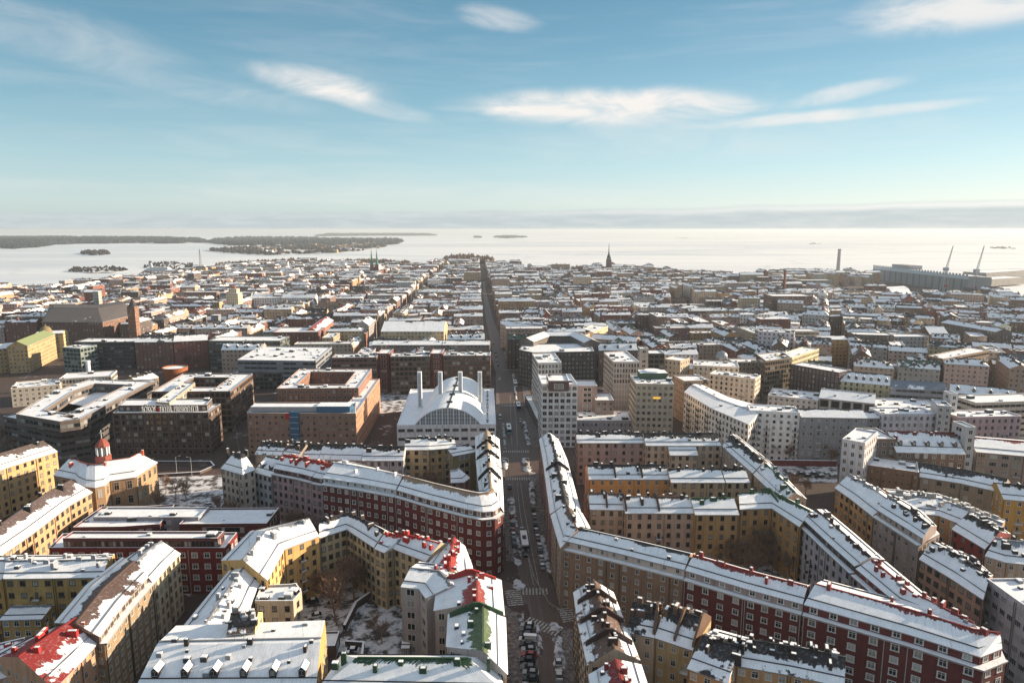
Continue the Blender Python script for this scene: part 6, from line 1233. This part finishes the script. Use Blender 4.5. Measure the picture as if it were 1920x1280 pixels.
island([(830, 497), (870, 499), (915, 497), (925, 491), (880, 484), (835, 488)], 'observatory_hill', 260, 12, 24, 8, 'brown wooded hill by the ice left of the avenue end', wood=MTW, z0=0, rise=4, seed=21, base=False)
island([(640, 500), (700, 503), (770, 502), (770, 494), (700, 490), (640, 490)], 'church_park', 300, 8, 14, 6.5, 'brown trees on the shore behind the twin spires', wood=MTW, z0=0, rise=1, seed=22, base=False)
island([(255, 685), (330, 682), (392, 680), (392, 672), (330, 672), (255, 674)], 'avenue_park', 90, 9, 13, 4.2, 'dense brown thicket of bare trees before the dark brick row', wood=MTW, z0=0, rise=0, seed=23, base=False) if False else None

# ================================================================ bare trees
def tree_meshes(seed, H=13.0):
    r = random.Random(seed); tb, cb = MB(), MB()
    def grow(p, d, L, rad, lev, b):
        segs = 3; q = p
        for i in range(segs):
            d = (d + Vector((r.uniform(-.16, .16), r.uniform(-.16, .16), r.uniform(-.02, .12)))).normalized(); e = q + d * L / segs; r1 = rad * (1 - .22 * (i + 1) / segs * 1.3)
            b.tube(q, e, rad * (1 - .22 * i / segs * 1.3), r1, 5 if lev < 2 else 3, cap=False)
            if lev < 4 and (i > 0 or lev > 1):
                for k in range(2 if lev < 3 else 1):
                    a = r.uniform(0, 6.28); s_ = r.uniform(.55, 1.0); o = d.orthogonal().normalized(); o = (o * math.cos(a) + d.cross(o) * math.sin(a)); nd = (d * .7 + o * s_).normalized(); nd.z = nd.z * .8 + .22
                    grow(e, nd.normalized(), L * r.uniform(.52, .72), max(.055, r1 * .6), lev + 1, cb)
            q = e
        return q, d, rad * .7
    q, d, rr_ = grow(Vector((0, 0, 0)), Vector((0, 0, 1)), H * .40, .26, 0, tb)
    for k in range(4):
        a = k * 1.57 + r.random(); grow(q, Vector((math.cos(a) * .6, math.sin(a) * .6, 1)).normalized(), H * .28, .15, 1, cb)
    M_B = mat('tree_bark', lambda t, bs: setc(t, bs, t.mix(t.noise(pos(t), 2, 3), (.15, .085, .058), (.28, .18, .125)), .9))
    return tb.mesh('trunk', [M_B]), cb.mesh('crown', [M_B])
TR = [tree_meshes(s_) for s_ in (1, 2, 3)]
def tree(px, py, s_=1.0, label='', v=0, world=None, sunl=None):
    p = world or W2(px, py, 0); t = thing('bare_tree', label, 'tree', (p.x, p.y, 0), random.uniform(0, 6), 'bare winter trees'); t.scale = (s_, s_, s_)
    ob('trunk', TR[v % 3][0], t); ob('crown', TR[v % 3][1], t); return t
NUM = ORD
TREES = [('in the snowy car yard below the yellow building', [(632, 1172, 1.25), (640, 1142, 1.1), (664, 1124, 1.2), (684, 1108, 1.1), (604, 1128, .9), (650, 1112, 1.0), (700, 1190, .6), (715, 1205, .55)]),
         ('in the big triangular courtyard', [(1165, 1002, 1.0), (1205, 1012, 1.25), (1240, 1022, 1.2), (1282, 1036, .9), (1330, 1046, 1.25), (1350, 1062, .8), (1372, 1068, 1.0), (1400, 1076, 1.1), (1424, 1062, 1.3), (1446, 1080, .9), (1462, 1066, 1.1), (1480, 1092, .9), (1310, 1052, .8), (1390, 1045, 1.0), (1415, 1090, .9)]),
         ('in the yard behind the red corner building', [(784, 920, .9), (800, 928, 1.0), (815, 935, 1.0), (832, 938, .8)]),
         ('on the plaza by the museum', [(330, 935, .8), (350, 938, .75), (312, 925, .7), (415, 975, .9), (438, 985, .9), (300, 968, .9), (470, 965, .8), (500, 1000, .9)]),
         ('in front of the pink terrace', [(545, 1010, .95), (562, 1006, .95), (580, 1015, .8)]),
         ('beside the car park under the white blocks', [(1448, 862, .75), (1478, 866, .8), (1512, 866, .9), (1545, 868, .9), (1560, 872, .7), (1490, 922, .7), (1510, 930, .7)]),
         ('at the left edge by the terraced office', [(4, 838, 1.0), (-10, 845, 1.1), (20, 850, .7)]),
         ('in the park before the dark brick row', [(258 + k * 11 + (k % 3) * 3, 690 - (k % 2) * 4, .95) for k in range(13)]),
         ('in the hillside park right of centre', [(1242 + k * 5.2, 588 - (k * 7) % 17, .95) for k in range(14)])]
vi = 0
for where, lst in TREES:
    xs = sorted(set(a for a, _, _ in lst))
    for (x, y, s_) in lst:
        tree(x, y, s_, f'bare tree {where}, {NUM[xs.index(x)]} from the left', vi); vi += 1
# ================================================================ vehicles
CARGLASS = mat('car_glass', lambda t, bs: setc(t, bs, (.015, .018, .022), .08)); TYRE = mat('tyre_rubber', lambda t, bs: setc(t, bs, (.02, .02, .02), .9)); LAMP = mat('lamp_lens', lambda t, bs: setc(t, bs, (.7, .7, .68), .2)); TAIL = mat('tail_lens', lambda t, bs: setc(t, bs, (.4, .02, .02), .3))
def m_car(t, bs): c, a = objc(t); setc(t, bs, c, .35); bs.inputs['Coat Weight'].default_value = .5
MCAR = mat('car_paint', m_car)
def prism(b, prof, w0, w1, m=0, mt=None):
    """side profile (y, z) lofted between half widths; w as function of z"""
    n = len(prof); Lp = [(-w0(z), y, z) for y, z in prof]; Rp = [(w0(z), y, z) for y, z in prof]
    b.face(Lp[::-1], m); b.face(Rp, m)
    for i in range(n): j = (i + 1) % n; b.face([Lp[i], Lp[j], Rp[j], Rp[i]], mt if (mt is not None and prof[i][1] > w1 and prof[j][1] > w1) else m)
def car_proto(kind):
    t = thing('parked_car', 'car', 'car', (0, 0, -50)); Lh = {'car': 2.2, 'van': 2.6}[kind]; top = {'car': 1.45, 'van': 2.05}[kind]
    b = MB(); prism(b, [(-Lh, .35), (Lh, .35), (Lh + .02, .62), (Lh - .12, .80), (Lh - 1.15, .93), (-Lh + .25, .98), (-Lh, .85)], lambda z: .90 - max(0, z - .75) * .25, 9)
    body = ob('body', b.mesh('body', [MCAR]), t, color=(.1, .1, .1))
    b = MB()
    if kind == 'car': pr = [(Lh - 1.15, .93), (Lh - 1.95, 1.40), (-Lh + 1.0, 1.42), (-Lh + .3, .98)]
    else: pr = [(Lh - .8, .93), (Lh - 1.3, 1.95), (-Lh + .1, 2.0), (-Lh + .02, .98)]
    prism(b, pr, lambda z: .86 - max(0, z - .93) * .28, 9); ob('cabin_glass', b.mesh('cabin_glass', [CARGLASS]), t)
    b = MB(); yb, yf = pr[2][0] + .05, pr[1][0] - .05; z = pr[1][1]; b.box(-.70, .70, yb, yf, z, z + .07, 0, top=1 if kind == 'car' else 1)
    ob('roof_panel', b.mesh('roof_panel', [MCAR, MCAR]), t, color=(.1, .1, .1)); b = MB(); b.box(-.62, .62, yb + .1, yf - .1, z + .07, z + .14, 0); ob('snow_cover', b.mesh('snow_cover', [M_SNOW]), t)
    if kind == 'van': b = MB(); b.box(-.82, -.78, -Lh + .2, .9, .95, 1.85, 0); b.box(.78, .82, -Lh + .2, .9, .95, 1.85, 0); ob('side_panels', b.mesh('side_panels', [MCAR]), t, color=(.1, .1, .1))
    w = MB(); w.tube((-.11, 0, 0), (.11, 0, 0), .33, .33, 12); w.tube((.11, 0, 0), (-.11, 0, 0), .33, .33, 12); rm = MB(); rm.tube((.0, 0, 0), (.125, 0, 0), .2, .18, 8); rm.tube((0, 0, 0), (-.125, 0, 0), .2, .18, 8); wm, rmm = w.mesh('wheel', [TYRE]), rm.mesh('rim', [P_STEEL])
    for sx in (-.82, .82):
        for sy in (-Lh + .75, Lh - .8): wh_ = ob('wheel', wm, t, (sx, sy, .33)); ob('rim', rmm, wh_)
        b = MB(); b.box(-.16, .16, -.03, .05, -.07, .07, 0); ob('headlight', b.mesh('headlight', [LAMP]), t, (sx * .82, Lh - .02, .68)); ob('taillight', b.mesh('taillight', [TAIL]), t, (sx * .82, -Lh - .0, .74))
    return t
def bus_proto():
    t = thing('city_bus', 'bus', 'bus', (0, 0, -50)); b = MB(); b.box(-1.27, 1.27, -6, 6, .35, 1.25, 0); b.box(-1.25, 1.25, -5.97, 5.97, 2.45, 2.95, 0); ob('body', b.mesh('body', [MCAR]), t, color=(.6, .6, .62))
    b = MB(); b.box(-1.24, 1.24, -5.96, 5.96, 1.25, 2.45, 0); ob('side_windows', b.mesh('side_windows', [CARGLASS]), t)
    b = MB()
    for k in range(9):
        y = -5.9 + k * 1.47; b.box(-1.26, 1.26, y - .05, y + .05, 1.25, 2.45, 0)
    ob('window_posts', b.mesh('window_posts', [MCAR]), t, color=(.6, .6, .62)); b = MB(); b.box(-1.2, 1.2, -5.9, 5.9, 2.95, 3.03, 0); b.box(-.7, .7, -1.2, 1.6, 3.03, 3.3, 1); ob('roof_unit', b.mesh('roof_unit', [M_SNOW, P_DARK]), t)
    w = MB(); w.tube((-.15, 0, 0), (.15, 0, 0), .48, .48, 12); w.tube((.15, 0, 0), (-.15, 0, 0), .48, .48, 12); wm = w.mesh('wheel', [TYRE])
    for sx in (-1.12, 1.12):
        for sy in (-3.6, 3.4): ob('wheel', wm, t, (sx, sy, .48))
        b = MB(); b.box(-.2, .2, -.05, .05, -.1, .1, 0); ob('headlight', b.mesh('headlight', [LAMP]), t, (sx * .8, 6.0, .75))
    return t
CP = {'car': car_proto('car'), 'van': car_proto('van'), 'bus': bus_proto()}; used = set()
CC = {'white': (.62, .62, .62), 'silver': (.32, .33, .34), 'black': (.015, .015, .018), 'grey': (.11, .115, .12), 'red': (.30, .02, .02), 'blue': (.03, .06, .16), 'dark green': (.02, .05, .035), 'turquoise': (.10, .32, .38)}
def put(kind, px, py, ang, col, label, group, snow=None):
    if snow is None: snow = 'yard' in group or (int(px) % 3 == 0)
    t = CP[kind]
    if kind in used: t = copy_tree(t)
    elif kind == 'car': snow = True
    used.add(kind); p = W2(px, py, 0); t.location = (p.x, p.y, .02); t.rotation_euler = (0, 0, ang); t['label'] = label; t['group'] = group; LABELS.setdefault(label, []).append(t.name)
    if kind == 'car' and not snow:
        for ch in list(t.children):
            if ch.name.startswith('snow_cover'): bpy.data.objects.remove(ch)
    for ch in t.children:
        if ch.name.split('.')[0] in ('body', 'roof_panel', 'window_posts', 'side_panels'): ch.color = (*CC[col], 1)
    return t
G1, G2 = 'cars parked along the long street', 'vehicles driving on the long street'
cols = ['silver', 'grey', 'black', 'white', 'black', 'silver', 'red', 'black', 'grey', 'silver', 'black']
for i, ((x, y), c_) in enumerate(zip([(990, 1175), (988, 1183), (986, 1192), (990, 1201), (988, 1211), (992, 1220), (992, 1230), (989, 1240), (991, 1254), (995, 1264), (995, 1275)], cols)):
    put('van' if i == 3 else 'car', x, y, 1.45 + (i % 3) * .06, c_, f'{c_} {"van" if i == 3 else "car"} parked crosswise, {ORD[i]} from the crossing at the bottom', G1)
for i, ((x, y), c_) in enumerate(zip([(1047, 1243), (1048, 1268), (1049, 1290)], ['silver', 'white', 'grey'])): put('car', x, y, 0, c_, f'{c_} car parked at the right kerb, {ORD[i]} below the crossing', G1)
for i, ((x, y), c_) in enumerate(zip([(956, 914), (959, 948), (960, 968), (962, 984), (962, 995), (963, 1004), (964, 1013), (965, 1023)], ['grey', 'white', 'red', 'black', 'red', 'silver', 'grey', 'black'])): put('car', x, y, .06, c_, f'{c_} car at the left kerb, {ORD[i]} below the sunlit crossing', G1)
for i, ((x, y), c_) in enumerate(zip([(1000, 955), (1002, 969), (1004, 984), (1005, 996), (1008, 1008), (1012, 1025), (1013, 1036), (1015, 1048), (1017, 1063)], ['black', 'silver', 'black', 'grey', 'silver', 'white', 'black', 'white', 'silver'])): put('car', x, y, .06, c_, f'{c_} car at the right kerb, {ORD[i]} below the sunlit crossing', G1)
put('bus', 983, 1021, R(183), 'white', 'white bus driving between the rows of parked cars', G2); put('bus', 954, 808, R(184), 'turquoise', 'turquoise bus beside the vaulted hall', G2); put('bus', 972, 765, 3.19, 'blue', 'dark blue bus farther up beside the towers', G2); put('bus', 966, 722, 3.19, 'white', 'white bus on the square, farthest from the camera', G2)
for x, y, c_, lb in [(979, 996, 'silver', 'silver car just behind the white bus'), (986, 1039, 'black', 'black car just in front of the white bus'), (937, 712, 'white', 'white car on the square left of the bus'), (976, 790, 'silver', 'silver car between the turquoise bus and the canopy'), (980, 799, 'black', 'black car waiting by the canopy')]: put('car', x, y, 3.17, c_, lb, G2)
put('van', 938, 784, 3.17, 'white', 'white van beside the vaulted hall corner', G2)
for i, (x, y, c_) in enumerate([(929, 662, 'grey'), (930, 669, 'black'), (932, 677, 'silver'), (934, 686, 'black'), (946, 663, 'white'), (948, 670, 'white'), (951, 678, 'silver'), (953, 686, 'white'), (944, 655, 'grey'), (925, 645, 'black')]): put('car', x, y, .05, c_, f'{c_} car at the far end of the square, {ORD[i]} of its rank', G1)
for i, (x, y, c_) in enumerate([(1462, 893, 'black'), (1476, 889, 'silver'), (1488, 893, 'black'), (1500, 890, 'black'), (1512, 894, 'black'), (1524, 890, 'grey'), (1536, 895, 'black'), (1548, 891, 'white'), (1558, 896, 'silver'), (1468, 902, 'white'), (1490, 903, 'silver')]): put('car', x, y, 1.4 + .3 * (i % 2), c_, f'{c_} car in the right car park, {ORD[i]} placed from its left rank', 'cars in the snowy car park')
for i, (x, y, c_, a) in enumerate([(584, 1130, 'black', 1.9), (591, 1157, 'white', 1.9), (611, 1118, 'grey', 1.9), (603, 1107, 'black', 1.9), (648, 1230, 'black', 1.6), (658, 1222, 'white', 1.6), (620, 1135, 'silver', 1.8)]): put('car', x, y, a, c_, f'{c_} car under snow in the lower yard, {ORD[i]} counted from its gate', 'cars in the yard')
for i, (x, y, c_) in enumerate([(465, 958, 'black'), (500, 975, 'grey'), (530, 990, 'silver'), (560, 1004, 'black'), (600, 1022, 'grey'), (450, 968, 'silver'), (390, 948, 'white'), (350, 965, 'black')]): put('car', x, y, 1.0, c_, f'{c_} car on the diagonal street, {ORD[i]} along the pink terrace', 'cars on the diagonal street')
# ================================================================ street lamps and people
lp = thing('street_lamp', 'lamp', 'street lamp', (0, 0, -60)); b = MB(); b.tube((0, 0, 0), (0, 0, 9), .11, .07, 6); ob('pole', b.mesh('pole', [P_STEEL]), lp); b = MB(); b.tube((0, 0, 9), (1.6, 0, 9.4), .06, .05, 5); ob('arm', b.mesh('arm', [P_STEEL]), lp); b = MB(); b.box(1.4, 2.1, -.14, .14, 9.3, 9.48, 0); ob('lamp_head', b.mesh('lamp_head', [P_STEEL]), lp)
first = True
for i, (x, y, wh_) in enumerate([(953, 895, 'left kerb above the parked row'), (949, 845, 'left kerb by the crossing'), (930, 790, 'left kerb by the vaulted hall'), (1010, 900, 'right kerb above the parked row'), (1024, 1000, 'right kerb mid-row'), (945, 1000, 'left kerb mid-row'), (337, 958, 'plaza near the museum, left one'), (352, 962, 'plaza near the museum, right one'), (446, 838, 'beside the corner tower house'), (332, 890, 'sunken ramp, left'), (360, 892, 'sunken ramp, right'), (500, 995, 'diagonal street by the pink terrace'), (997, 735, 'beside the canopy'), (72, 840, 'left edge behind the yellow roof')]):
    t = lp if first else copy_tree(lp); first = False; p = W2(x, y, 0); t.location = (p.x, p.y, 0); t.rotation_euler = (0, 0, 0 if i % 2 else 3.14); t['label'] = 'thin grey street lamp at the ' + wh_; t['group'] = 'street lamps'
def person_mesh(v):
    s_ = 1 if v else -1; V = [(0, 0, .92), (0, .01, 1.2), (0, 0, 1.42), (0, .02, 1.55), (0, .03, 1.68), (.17, 0, 1.40), (.22, .05 * s_, 1.12), (.21, .16 * s_, .90), (-.17, 0, 1.40), (-.22, -.05 * s_, 1.12), (-.21, -.12 * s_, .88), (.09, 0, .86), (.10, .12 * s_, .48), (.10, .16 * s_, .08), (.10, .28 * s_, .04), (-.09, 0, .86), (-.10, -.08 * s_, .48), (-.10, -.22 * s_, .08), (-.10, -.10 * s_, .04)]
    Ed = [(0, 1), (1, 2), (2, 3), (3, 4), (2, 5), (5, 6), (6, 7), (2, 8), (8, 9), (9, 10), (0, 11), (11, 12), (12, 13), (13, 14), (0, 15), (15, 16), (16, 17), (17, 18)]; rd = [.17, .18, .17, .06, .11, .09, .065, .045, .09, .065, .045, .11, .08, .055, .05, .11, .08, .055, .05]
    me = bpy.data.meshes.new('person'); me.from_pydata(V, Ed, []); me.materials.append(mat('coat_cloth', lambda t, bs: setc(t, bs, objc(t)[0], .9))); o = bpy.data.objects.new('person', me); COL.objects.link(o)
    m = o.modifiers.new('skin', 'SKIN'); m.use_smooth_shade = True; sd = me.skin_vertices[0].data
    for k, r_ in enumerate(rd): sd[k].radius = (r_, r_)
    sd[0].use_root = True; o.modifiers.new('sub', 'SUBSURF').levels = 1; o.modifiers['sub'].render_levels = 1; return o
PP = [person_mesh(0), person_mesh(1)]
for i, (x, y, c_, lb) in enumerate([(994, 876, (.02, .02, .02), 'person in a black coat at the right end of the sunlit crossing'), (997, 880, (.05, .03, .03), 'person in a dark brown coat behind the black coated one'), (946, 902, (.03, .04, .06), 'person in navy walking at the left end of the sunlit crossing'), (1022, 930, (.10, .02, .02), 'person in dark red on the right pavement by the pink wall'), (1033, 1050, (.3, .1, .03), 'person in orange at the corner of the brown building'), (1040, 1075, (.02, .03, .03), 'person in black below the orange one'), (952, 1040, (.03, .03, .04), 'person in grey on the left pavement under the red corner'), (1003, 826, (.04, .03, .03), 'person in brown near the canopy end'), (930, 828, (.03, .03, .05), 'person in blue-black by the vaulted hall corner'), (1036, 1142, (.25, .24, .24), 'person in pale coat stepping onto the lower crossing')]):
    o = PP[i % 2] if i < 2 else PP[i % 2].copy()
    if i >= 2: COL.objects.link(o)
    p = W2(x, y, 0); o.location = (p.x, p.y, .16); o.rotation_euler = (0, 0, i * 1.1); o.color = (*c_, 1); tag(o, lb, 'person', 'pedestrians')
# ================================================================ haze
HZ = 0.00006
b = MB(); b.box(-94000, 94000, -400, 142000, -6.5, 126, 0)
def m_haze():
    m = bpy.data.materials.new('haze_air'); m.use_nodes = True; t = NT(m.node_tree); out = t.n('ShaderNodeOutputMaterial'); v = t.n('ShaderNodeVolumePrincipled')
    v.inputs['Color'].default_value = (.80, .87, .93, 1); v.inputs['Density'].default_value = HZ; v.inputs['Anisotropy'].default_value = .2; t.l(v.outputs[0], out.inputs['Volume']); return m
o = ob('haze', b.mesh('haze', [m_haze()])); o['kind'] = 'stuff'; o['label'] = 'thin pale winter haze over town and ice'; o['category'] = 'haze'
dup = [k for k, v in LABELS.items() if len(v) > 1 and k not in ('car', 'bus', 'lamp')]
print('DUP LABELS', len(dup), dup[:12])
